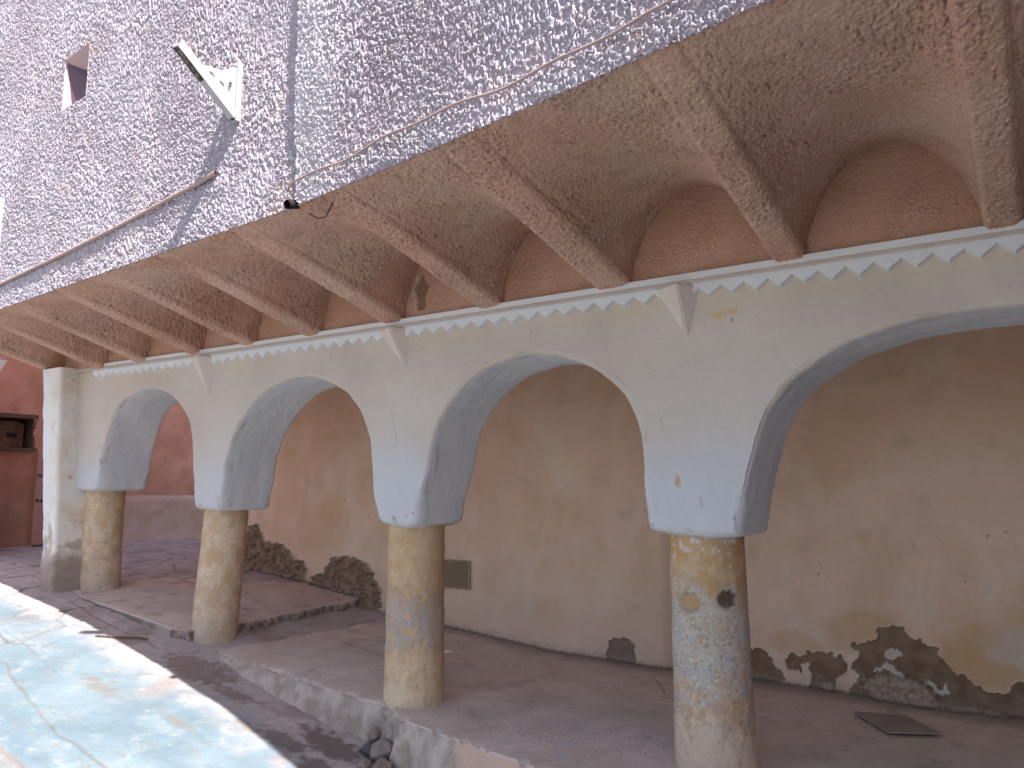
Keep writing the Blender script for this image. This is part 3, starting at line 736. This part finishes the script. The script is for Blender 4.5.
for f in ((0, 1, 3, 2), (4, 6, 7, 5), (0, 4, 5, 1), (2, 3, 7, 6), (0, 2, 6, 4), (1, 5, 7, 3)): bm.faces.new([v[i] for i in f])
local(bm); bm_obj('rust_patch', bm, M['rust'], arm)
# gusset between arm and rail, with three slots
def gp(a, b): return (by - .03 - a, 3.655 + b)
outer = [gp(0, 0), gp(.215, .158), gp(.205, .178), gp(.14, .19), gp(.075, .205), gp(.03, .245), gp(0, .27)]
def slot(cy_, cz_, a, b, rot, n=14):
    return [(cy_ + a * math.cos(t) * math.cos(rot) - b * math.sin(t) * math.sin(rot), cz_ + a * math.cos(t) * math.sin(rot) + b * math.sin(t) * math.cos(rot)) for t in np.linspace(0, 2 * math.pi, n, endpoint=False)]
holes = [slot(*gp(.145, .15), .020, .011, -.5), slot(*gp(.085, .125), .018, .011, -.5), slot(*gp(.035, .13), .012, .034, -.25)]
loops = [outer] + holes
flat = [p for lp in loops for p in lp]
tris = tessellate_polygon([[Vector((0, p[0], p[1])) for p in lp] for lp in loops])
bm = bmesh.new()
va = [bm.verts.new((bx - .003, p[0], p[1])) for p in flat]; vb = [bm.verts.new((bx + .003, p[0], p[1])) for p in flat]
for t in tris:
    bm.faces.new([va[i] for i in t]); bm.faces.new([vb[i] for i in reversed(t)])
k = 0
for lp in loops:
    n = len(lp)
    for i in range(n): bm.faces.new([va[k + i], va[k + (i + 1) % n], vb[k + (i + 1) % n], vb[k + i]])
    k += n
local(bm); bm_obj('gusset', bm, M['white_metal'], br)
for zz_ in (3.612, 3.925):
    bm = bmesh.new(); bmesh.ops.create_cone(bm, cap_ends=True, segments=6, radius1=.011, radius2=.010, depth=.014)
    bmesh.ops.rotate(bm, verts=list(bm.verts), cent=(0, 0, 0), matrix=Matrix.Rotation(math.pi / 2, 3, 'X'))
    bmesh.ops.translate(bm, verts=list(bm.verts), vec=(bx, by - .037, zz_)); local(bm)
    bm_obj('bolt', bm, M['dark'] if zz_ < 3.7 else M['white_metal'], br)

# loose wire under the overhang
def edge_z(y): return ZB + (ZE - ZB) * min(abs(y) / 1.29, 1)
wp = [(-2.99, -1.20, edge_z(-1.2) + .01), (-2.93, -1.19, edge_z(-1.19) - .022), (-2.86, -1.205, edge_z(-1.2) - .034), (-2.78, -1.24, edge_z(-1.24) - .012), (-2.745, -1.255, edge_z(-1.25) + .01)]
tag(tube('wire', wp, .003, M['dark'], None, 6), 'dark loose wire loop hanging under the overhang near the drain spout', 'wire')

# ================================================================== floors and street
# lower arcade floor
xs = np.concatenate([np.arange(-5.98, -1.2, .012), np.arange(-1.2, 3.95, .03)])
def yfront(x):
    y = np.interp(x, [-6, -5.5, -5, -4.2, -3.75, -3.58, -3.44, -3.3, -2.85, -2.12, -1, 4], [.25, .10, .01, .00, .03, .04, .02, -.10, -.17, -.31, -.45, -.5])
    return y + .018 * (fbm(x * 7, x * 0, 4, 330) - .5) * 2
rows_top = 190; rows_face = 26
t = np.concatenate([np.linspace(0, 1, rows_top), np.full(rows_face, 1.)]); f = np.concatenate([np.zeros(rows_top), np.linspace(.03, 1, rows_face)])
Xg, Tg = np.meshgrid(xs, t, indexing='ij'); Fg = np.broadcast_to(f[None], Xg.shape)
yf = yfront(Xg)
Yg = 2.10 + (yf - 2.10) * Tg ** .8
zt = floor_z(Xg) + .012 * (fbm(Xg * 2, Yg * 2, 4, 335) - .5)
zbm = street_z(Xg, yf) - .12
ramp = np.interp(Xg, [-6, -5.5, -4.6, -3.75, -3.62, -3.4, -3.2, 4], [.05, .10, .17, .09, .06, .10, .09, .06])
rock = fbm(Xg / .12, Fg * 3 + Xg, 4, 340); rk2 = fbm(Xg / .04, Fg * 9 + Xg * 3, 4, 345)
rub = np.exp(-((Xg + 3.40) / .20) ** 2)
Yg = Yg - ramp * Fg - Fg ** .5 * ((rock - .5) * (.05 + .16 * rub) + (rk2 - .5) * (.015 + .05 * rub)) * (Fg > 0)
Zg = zt + (zbm - zt) * Fg
Zg = Zg - .02 * sst(.06, .0, np.abs(Yg - yf)) * (Fg == 0) * sst(.5, .6, fbm(Xg * 9, Xg * 0, 3, 347))
n1 = fbm(Xg * 1.5, Yg * 1.5, 4, 350); n2 = fbm(Xg * 6, Yg * 6, 4, 355)
c = mix((.54, .435, .375), (.60, .50, .44), sst(.3, .7, n1))
c = mix(c, (.63, .50, .395), sst(.5, 1.4, Yg + .8 * (n1 - .5)) * .75)
c = mix(c, (.47, .425, .425), sst(.58, .72, n2) * sst(.8, .1, Yg) * .7)
c = mix(c, (.34, .265, .23), sst(.58, .8, fbm(Xg * 3 + 5, Yg * 3, 4, 360)) * .5)
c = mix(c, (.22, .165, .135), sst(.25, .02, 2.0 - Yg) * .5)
scuff = sst(.64, .76, noise(Xg / .035 + .5 * n2, Yg / .016, 364)) * sst(.45, .6, n1) * sst(-3.4, -3.0, Xg) * sst(1.3, .5, Yg)
c = mix(c, (.62, .57, .55), scuff * .6)
grit = sst(.70, .78, noise(Xg / .022, Yg / .022, 366)) * sst(.5, .65, fbm(Xg * 2.5, Yg * 2.5, 3, 367))
c = mix(c, (.20, .15, .125), grit * .5)
wyx = .05 * (fbm(Xg * 4, Yg * 4, 3, 362) - .5)
for line in [[(-2.2, 1.30), (-1.8, 1.15), (-1.55, 1.2)], [(-2.45, 1.75), (-2.2, 1.35)], [(-4.9, .95), (-4.3, .85), (-3.8, .95)]]:
    c = mix(c, (.10, .075, .06), sst(.012, .002, polydist(Xg + wyx, Yg + wyx, line)) * .6)
sk = (Fg > 0).astype(float)
cs = mix((.33, .26, .215), (.44, .36, .31), sst(.35, .65, rock)); cs = mix(cs, (.22, .17, .145), sst(.55, .75, rk2) * np.clip(.2 + .6 * rub, 0, 1))
cs = mix(cs, (.16, .12, .10), sst(.55, .8, Fg + .25 * (rk2 - .5)) * .7)
pink = sst(-2.82, -2.76, Xg) * sst(-2.20, -2.26, Xg) * sst(.42, .34, Fg + .12 * (rk2 - .5)) * (Fg > 0)
cs = mix(cs, (.52, .34, .26), pink * .85)
c = c * (1 - sk[..., None]) + cs * sk[..., None]
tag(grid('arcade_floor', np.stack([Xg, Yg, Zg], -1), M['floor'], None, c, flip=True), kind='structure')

# raised upper floor, stepping down to the lower one along a ragged edge
NV, NF = 200, 18
yy = np.linspace(-.06, 2.12, 200)
xr_ = np.interp(yy, [-.1, .02, .3, 1.1, 2.0, 2.2], [-5.86, -5.66, -5.60, -5.66, -5.70, -5.70]) + .05 * (fbm(yy * 5, yy * 0, 4, 370) - .5) * 2
Xr, Yg = xr_[:, None], yy[:, None]
t = np.concatenate([np.linspace(0, 1, NV), np.full(NF, 1.)])[None]; f = np.concatenate([np.zeros(NV), np.linspace(.05, 1, NF)])[None]
Xg = -8.25 + (Xr + 8.25) * t + 0 * Yg; Yg = Yg + 0 * t; Fg = f + 0 * Yg
# front edge follows the line of the columns, slightly ragged
edge = .03 * (fbm(Xg * 5, Xg * 0, 4, 372) - .5)
Yg = np.where(Yg < 0, Yg + edge + np.interp(Xg, [-8.2, -7.1, -6.3, -5.7], [.3, -.02, -.02, .02]), Yg)
rock = fbm(Yg / .10, Fg * 2.0, 4, 375); rk2 = fbm(Yg / .03, Fg * 6, 3, 376)
Zg = upper_z(Xg) + .014 * (fbm(Xg * 2.2, Yg * 2.2, 4, 378) - .5)
Xg = Xg + np.where(Fg > 0, .05 * (rock - .4) + .045 * (rk2 - .5) + .01, 0.)
Zg = Zg - Fg * .30
# fold the front row down so the slab shows a thin edge to the street
Pu = np.stack([Xg, Yg, Zg], -1)
fr = Pu[:1].copy(); fr[..., 2] -= .25; fr[..., 1] -= .01
f2_ = Pu[:1].copy(); f2_[..., 2] -= .014; f2_[..., 1] -= .006
Pu = np.concatenate([fr, f2_, Pu], 0)
n1 = fbm(Pu[..., 0] * 1.7, Pu[..., 1] * 1.7, 4, 380); n2 = fbm(Pu[..., 0] * 7, Pu[..., 1] * 7, 4, 383)
c = mix((.51, .41, .355), (.59, .49, .435), sst(.3, .7, n1)); c = mix(c, (.27, .21, .18), sst(.58, .74, n2) * .5)
sk = np.concatenate([Fg[:1] * 0 + 1., Fg[:1] * 0 + 1., (Fg > 0) * 1.], 0)
c = mix(c, (.15, .115, .095), sk * (.55 + .4 * sst(.6, .35, np.concatenate([rk2[:1], rk2[:1], rk2], 0))))
tag(grid('raised_floor', Pu, M['floor'], None, c), kind='structure')

# street
xs = np.concatenate([np.linspace(-60, -14, 60), np.arange(-14, -11.2, .05), np.arange(-11.2, -8.5, .02), np.arange(-8.5, -2.2, .0125), np.arange(-2.2, 1, .05), np.linspace(1, 60, 80)])
ys = np.concatenate([np.linspace(-40, -5, 40), np.arange(-5, -2.1, .06), np.arange(-2.1, .35, .0125), np.arange(.35, 5, .03), np.linspace(5, 45, 30)])
X, Y = np.meshgrid(xs, ys, indexing='ij')
wx = .12 * (fbm(X * 2, Y * 2, 3, 400) - .5); wy = .12 * (fbm(X * 2, Y * 2, 3, 405) - .5)
f1, f2, cid = worley((X * .94 + Y * .34 + wx) / .26, (Y * .94 - X * .34 + wy) / .44, 9)
flags = sst(-5.9, -6.8, X + .9 * (fbm(X * .9, Y * .9, 3, 410) - .5) + .25 * Y)
joint = sst(.085, .015, f2 - f1) * sst(.25, .5, fbm(X * 3, Y * 3, 3, 412) + .15)
jm = joint * np.clip(flags + .12, 0, 1)
far = ((X > -11.5) & (X < -2) & (Y > -2.2) & (Y < 4)).astype(float)
Z = street_z(X, Y) - jm * .012 * far + flags * .016 * (cid - .5) * far
Z += (.028 * (fbm(X * 1.4, Y * 1.4, 4, 415) - .5) + .006 * (fbm(X * 12, Y * 12, 3, 420) - .5)) * far
n1 = fbm(X * 1.2, Y * 1.2, 4, 430); n2 = fbm(X * 5, Y * 5, 4, 435); n3 = fbm(X * 16, Y * 16, 3, 438)
c = mix((.135, .185, .215), (.175, .225, .255), sst(.3, .7, n1))
c = mix(c, (.22, .25, .265), sst(.52, .7, n2) * .5)
c = mix(c, (.28, .275, .28), flags * sst(.35, .75, cid) * .5)
# reddish dust by the arcade, painted lighter to lift its shade; dirt in patches
near = sst(-.75, -.25, Y + .35 * (n2 - .5)) * sst(-1, -2, X)
c = mix(c, (.45, .375, .36), near * .9)
st = sst(.57, .68, fbm(X * 2.3 + 7, Y * 2.3, 5, 440)) * sst(-1.1, -.45, Y + .3 * (n1 - .5))
c = mix(c, (.27, .205, .18), st * .6)
st2 = sst(.67, .74, fbm(X * 4.3 - 7, Y * 4.3, 4, 445)); c = mix(c, (.18, .175, .17), st2 * .4)
for (px, py, rx, ry, k, cc_) in [(-5.235, -.905, .22, .07, .75, (.175, .165, .15)), (-4.47, -.80, .13, .035, .7, (.18, .16, .14)), (-5.15, -.22, .35, .16, .8, (.22, .16, .14)), (-4.65, -.28, .22, .08, .8, (.22, .15, .13)), (-4.2, -.5, .12, .03, .7, (.2, .16, .14)), (-3.75, -.22, .30, .12, .8, (.12, .09, .075)), (-3.95, -.42, .22, .07, .7, (.14, .10, .085)), (-3.6, -.45, .2, .08, .7, (.14, .10, .08))]:
    d = np.hypot((X - px) / rx, (Y - py) / ry) + 1.3 * (n3 - .5) + .9 * (n2 - .5)
    c = mix(c, cc_, sst(1.15, .7, d) * k)
c = mix(c, (.12, .10, .10), jm * .7)
g1, g2, gid = worley((X + .5 * wx) / .16, (Y + .5 * wy) / .13, 19)
hair = sst(.05, .01, g2 - g1) * sst(.5, .68, fbm(X * 1.9 + 4, Y * 1.9, 3, 446))
c = mix(c, (.17, .15, .145), hair * .5)
c = mix(c, (.30, .32, .33), sst(.62, .75, n3) * sst(.45, .65, n2) * .5)
c = mix(c, (.20, .175, .16), sst(.69, .78, noise(X / .03, Y / .03, 447)) * sst(.48, .62, n2) * .5)
wv = .10 * (fbm(X * 3, Y * 3, 4, 450) - .5)
for line, w, k in [([(-6.6, -1.15), (-5.55, -1.256), (-5.14, -1.333), (-4.7, -1.384), (-4.22, -1.362), (-3.2, -1.3)], .013, .65), ([(-6.4, -.55), (-5.9, -1.6)], .010, .6), ([(-5.95, -.10), (-5.7, -1.0)], .009, .6), ([(-5.15, -.05), (-5.25, -.6)], .009, .6), ([(-6.9, -.9), (-5.6, -1.0)], .008, .5), ([(-4.75, .0), (-4.9, -.3)], .012, .8), ([(-7.0, -.2), (-6.2, -.28), (-5.6, -.22)], .012, .6)]:
    d = polydist(X + wv, Y + wv * .8, line)
    m = sst(w, w * .2, d + .012 * (n3 - .5)); c = mix(c, (.15, .125, .11), m * k); Z -= .008 * m * far
# gutter strip along the far side
gut = sst(-1.64, -1.70, Y + .03 * (n2 - .5) - .04 * np.clip(X + 4.6, -1, 1)) * (X > -9)
c = mix(c, (.235, .225, .21), gut * .8); Z -= .03 * gut * far
gl = sst(.05, .0, np.abs(gut - .5) / 5.) * far; c = mix(c, (.18, .14, .12), sst(.5, .0, np.abs(gut - .5)) * far * .7)
tag(grid('street', np.stack([X, Y, Z], -1), M['street'], None, c), kind='structure')
g = 900
bm = bmesh.new(); bm.faces.new([bm.verts.new(p) for p in [(-g, -g, -2.2), (g, -g, -2.2), (g, g, -2.2), (-g, g, -2.2)]])
tag(bm_obj('ground', bm, M['earth']), kind='structure')

# ================================================================== loose things on the ground
def stone(loc, s, seed, lab, mat='stone'):
    bm = bmesh.new(); bmesh.ops.create_icosphere(bm, subdivisions=4, radius=1)
    V = np.array([v.co for v in bm.verts]); r = np.random.RandomState(seed)
    q = r.rand(12, 3) * 2 - 1; q /= np.linalg.norm(q, axis=1)[:, None]
    k = np.ones(len(V))
    for d in q: k = np.minimum(k, .72 / np.maximum(V @ d, .05))          # facets
    nz = fbm(V[:, 0] * 3 + seed, V[:, 1] * 3 + V[:, 2] * 2, 4, 500) - .5
    V = V * (np.minimum(k, 1) * (1 + .25 * nz))[:, None] * np.array(s)
    for v, p in zip(bm.verts, V): v.co = p
    o = bm_obj('rubble_stone', bm, M[mat], None, smooth=True); o.location = loc; o.rotation_euler = (0, 0, seed)
    return tag(o, lab, 'stone', 'rubble stones at the foot of the third column')
def onst(x, y, dz): return (x, y, float(street_z(np.array(x), np.array(y))) + dz)
M['darkstone'] = material('dark_stone', (.09, .075, .075), rough=.8, bump=.8, bscale=40, bdist=.01, mott=.25, mscale=12)
stone(onst(-3.50, -.14, .055), (.075, .055, .05), 3, 'dark grey stone lying below the ochre column with the red band', 'darkstone')
stone(onst(-3.40, -.15, .085), (.085, .08, .075), 5, 'largest brown stone wedged under the broken floor corner')
stone(onst(-3.30, -.24, .06), (.065, .06, .06), 8, 'brown lump of rubble at the foot of the floor edge')
stone(onst(-3.43, -.26, .03), (.055, .045, .035), 12, 'small flat brown stone in front of the rubble')
stone(onst(-3.55, -.05, .10), (.05, .05, .05), 15, 'brown stone nearest the sloping floor edge')

o = tube('stick', [onst(-6.05, -.50, .012), onst(-5.95, -.41, .016), onst(-5.86, -.30, .015), onst(-5.80, -.22, .012)], .0075, M['wood'], None, 7, .8)
tag(o, 'dark dry stick lying on the street across the shadow line', 'stick')
# board on the arcade floor
bm = bmesh.new()
P0 = [(-1.048, 1.587), (-.799, 1.235), (-.538, 1.39), (-.773, 1.721)]
zb = .188
lift = (.010, .016, .012, -.002)
lo = [bm.verts.new((x, y, zb + l_)) for (x, y), l_ in zip(P0, lift)]; hi = [bm.verts.new((x, y, zb + l_ + .007)) for (x, y), l_ in zip(P0, lift)]
bm.faces.new(lo); bm.faces.new(hi)
for i in range(4): bm.faces.new([lo[i], lo[(i + 1) % 4], hi[(i + 1) % 4], hi[i]])
tag(bm_obj('board', bm, M['dust_board'], bevel=.002), 'thin dusty brown board lying flat on the arcade floor by the peeling wall', 'board')
# scrap of paper
bm = bmesh.new(); zf = float(floor_z(-4.0)) + .012
a = [bm.verts.new(p) for p in [(-4.07, 1.26, zf), (-4.0, 1.29, zf + .012), (-3.99, 1.32, zf + .008), (-4.06, 1.295, zf + .016)]]; bm.faces.new(a)
r_ = bmesh.ops.extrude_face_region(bm, geom=list(bm.faces)); bmesh.ops.translate(bm, verts=[q for q in r_['geom'] if isinstance(q, bmesh.types.BMVert)], vec=(0, 0, .002))
tag(bm_obj('paper_scrap', bm, M['paper']), 'tiny white paper scrap on the arcade floor beside the third column', 'paper scrap')

# ================================================================== the red house across the lane
red = empty('red_house', (-11, 2, .75), 'red earth house across the lane beyond the far end of the arcade', 'house')
def rl(o): o.location = (11, -2, -.75); return o
ys = np.arange(-2.0, 8, .02); zs = np.arange(.55, 6.5, .02)
Yg, Zg = np.meshgrid(ys, zs, indexing='ij')
n1 = fbm(Yg * 1.2, Zg * 1.2, 4, 600); n2 = fbm(Yg * 6, Zg * 6, 4, 605)
Xg = -11 + .04 * (n1 - .5) + .016 * (n2 - .5)
c = mix((.54, .255, .175), (.62, .32, .235), sst(.3, .7, n1)); c = mix(c, (.42, .22, .14), sst(.5, .7, n2) * .4)
c = mix(c, (.27, .17, .10), sst(2.1, 1.2, Zg + .8 * (n1 - .5)) * .5)
yc = .5 * (Yg[:-1, :-1] + Yg[1:, 1:]); zc = .5 * (Zg[:-1, :-1] + Zg[1:, 1:])
keep = ~((yc > .2) & (yc < 1.16) & (zc > 2.08) & (zc < 2.50))
rl(grid('wall', np.stack([Xg, Yg, Zg], -1), M['redwall'], red, c, keep=keep, flip=True))
bm = bmesh.new(); bm_box(bm, -15, -11.10, -2, 8, .3, 6.5); 
# leave the recess free: carve by stacking boxes instead
bm.free(); bm = bmesh.new()
bm_box(bm, -15, -11.45, -2, 8, .3, 6.5)
rl(bm_obj('wall_core', bm, M['redtrim'], red))
bm = bmesh.new()
bm_box(bm, -11.44, -10.985, .15, 1.20, 2.475, 2.53)
bm_box(bm, -11.44, -10.95, .12, 1.20, 2.045, 2.085)
bm_box(bm, -11.44, -11.0, 1.15, 1.185, 2.086, 2.474); bm_box(bm, -11.44, -11.0, .16, .19, 2.086, 2.474)
niche = rl(bm_obj('niche', bm, M['wood'], red, bevel=.004))
bm = bmesh.new()
arc = [(1.10, 2.09)] + [(1.10, 2.40), (1.05, 2.44)] + [(.86 + .0 - .16 * math.sin(t), 2.30 + .14 * math.cos(t)) for t in np.linspace(0, math.pi / 2, 8)] + [(.70, 2.09)]
v = [bm.verts.new((-11.20, y, z)) for y, z in arc]; f = bm.faces.new(v)
r_ = bmesh.ops.extrude_face_region(bm, geom=[f]); bmesh.ops.translate(bm, verts=[q for q in r_['geom'] if isinstance(q, bmesh.types.BMVert)], vec=(.05, 0, 0))
bm_obj('rounded_panel', bm, M['panel'], niche)
bm = bmesh.new(); bm_box(bm, -11.148, -11.13, .90, 1.01, 2.235, 2.285); bm_obj('latch', bm, M['dark'], niche)
# masonry bench in front of the red wall
yb = np.arange(1.9, 7.5, .025); vb_ = np.linspace(0, 1, 40)
Yg, Vg = np.meshgrid(yb, vb_, indexing='ij'); n1 = fbm(Yg * 2, Vg * 2, 4, 620)
Xb = np.interp(Vg, [0, .62, .70, 1], [-10.58, -10.66, -10.70, -11.02]); Zb = np.interp(Vg, [0, .62, .70, 1], [.68, 1.395, 1.435, 1.455])
c = mix((.50, .315, .24), (.58, .40, .33), sst(.3, .7, n1)); c = mix(c, (.45, .28, .165), sst(.1, .45, Vg) * sst(.75, .5, Vg) * sst(.4, .6, fbm(Yg * 3, Vg * 3, 3, 622)) * .6)
rl(grid('bench', np.stack([Xb + .03 * (n1 - .5), Yg, Zb], -1), M['redwall'], red, c))
bm = bmesh.new(); bm_box(bm, -11.0, -10.955, 1.22, 1.9, .72, 2.02)
door = rl(bm_obj('door', bm, M['redtrim'], red, bevel=.01))
for k in (0, 1):
    bm = bmesh.new(); bmesh.ops.create_uvsphere(bm, u_segments=10, v_segments=6, radius=.018); bmesh.ops.translate(bm, verts=list(bm.verts), vec=(-10.95, 1.25 + .055 * k, 1.40))
    bm_obj('knob', bm, M['dark'], door)
for z0_ in (.80, 1.72):
    bm = bmesh.new(); bm_box(bm, -10.954, -10.942, 1.23, 1.89, z0_, z0_ + .025); bm_obj('hinge', bm, M['wood'], door)

# pale house at the very left, only its corner and eave show
pale = empty('pale_house', (-10, -1, .8), 'pale pink house corner with a white sloping eave at the far left', 'house')
bm = bmesh.new(); bm_box(bm, -10.6, -9.95, -4, .26, .6, 2.70)
o = bm_obj('wall', bm, M['palewall'], pale, bevel=.01); o.location = (10, 1, -.8)
bm = bmesh.new()
ring = [[bm.verts.new((x, y, z)) for x, y in ((-10.62, -4), (-9.93, -4), (-9.93, yy_), (-10.62, yy_))] for z, yy_ in ((2.72, .20), (2.90, .25), (3.06, .33))]
for r0_, r1_ in zip(ring[:-1], ring[1:]):
    for k in range(4): bm.faces.new([r0_[k], r0_[(k + 1) % 4], r1_[(k + 1) % 4], r1_[k]])
bm.faces.new(ring[0]); bm.faces.new(ring[-1])
o = bm_obj('eave', bm, M['moulding'], pale); o.location = (10, 1, -.8)

# added house, out of view to the right, to shade the near end of the street
cor = empty('added_shade_house', (6.5, -3, -.8), 'added unseen red earth house shading the street beyond the right end of the arcade', 'house')
ys = np.arange(-9, 5.01, .06); zs = np.arange(-1.3, 6.5, .06)
Yg, Zg = np.meshgrid(ys, zs, indexing='ij'); n1 = fbm(Yg * 1.2, Zg * 1.2, 4, 700)
c = mix((.48, .33, .26), (.56, .41, .33), sst(.3, .7, n1))
o = grid('wall', np.stack([5.45 + .04 * (n1 - .5), Yg, Zg], -1), M['redwall'], cor, c); o.location = (-6.5, 3, .8)
bm = bmesh.new(); bm_box(bm, 5.50, 9, -9, 5, -1.4, 6.5)
o = bm_obj('wall_core', bm, M['redtrim'], cor); o.location = (-6.5, 3, .8)
bm = bmesh.new(); bm_box(bm, 5.35, 9.1, -9.1, 5.1, 6.502, 6.65)
o = bm_obj('roof', bm, M['redtrim'], cor, bevel=.02); o.location = (-6.5, 3, .8)
bm = bmesh.new(); bm_box(bm, 5.40, 5.49, -5.2, -4.2, -.82, 1.25)
d_ = bm_obj('door', bm, M['wood'], cor, bevel=.01); d_.location = (-6.5, 3, .8)

# ================================================================== light, sky, camera
S = Vector((.78, -.325, 1.0)).normalized()
sun = bpy.data.lights.new('sun', 'SUN'); sun.energy = 4.6; sun.angle = math.radians(.53); sun.color = (1.0, .975, .945)
so = bpy.data.objects.new('sun', sun); COL.objects.link(so); so.location = (8, -6, 12)
so.rotation_euler = S.to_track_quat('Z', 'Y').to_euler()
w = bpy.data.worlds.new('World'); SC.world = w; w.use_nodes = True
nt = w.node_tree; bg = nt.nodes['Background']
sky = nt.nodes.new('ShaderNodeTexSky'); sky.sky_type = 'NISHITA'; sky.sun_disc = False
sky.sun_elevation = math.asin(S.z); sky.sun_rotation = math.atan2(S.x, S.y)
sky.altitude = 1200; sky.air_density = 1.0; sky.dust_density = 4.0; sky.ozone_density = .6
nt.links.new(sky.outputs[0], bg.inputs[0]); bg.inputs[1].default_value = .12

cam = bpy.data.cameras.new('camera'); cam.sensor_width = 36; cam.lens = 770 / 1024 * 36
cam.clip_start = .05; cam.clip_end = 3000
co = bpy.data.objects.new('camera', cam); COL.objects.link(co); co.location = (0, -3.77, 1.6)
co.rotation_euler = (math.radians(97.5), 0, math.radians(34)); SC.camera = co

vs = SC.view_settings
vs.view_transform = 'Standard'; vs.look = 'None'; vs.gamma = 1; vs.exposure = 1.36; vs.use_curve_mapping = False
try:
    SC.cycles.max_bounces = 8; SC.cycles.diffuse_bounces = 6; SC.cycles.use_denoising = True
except Exception: pass
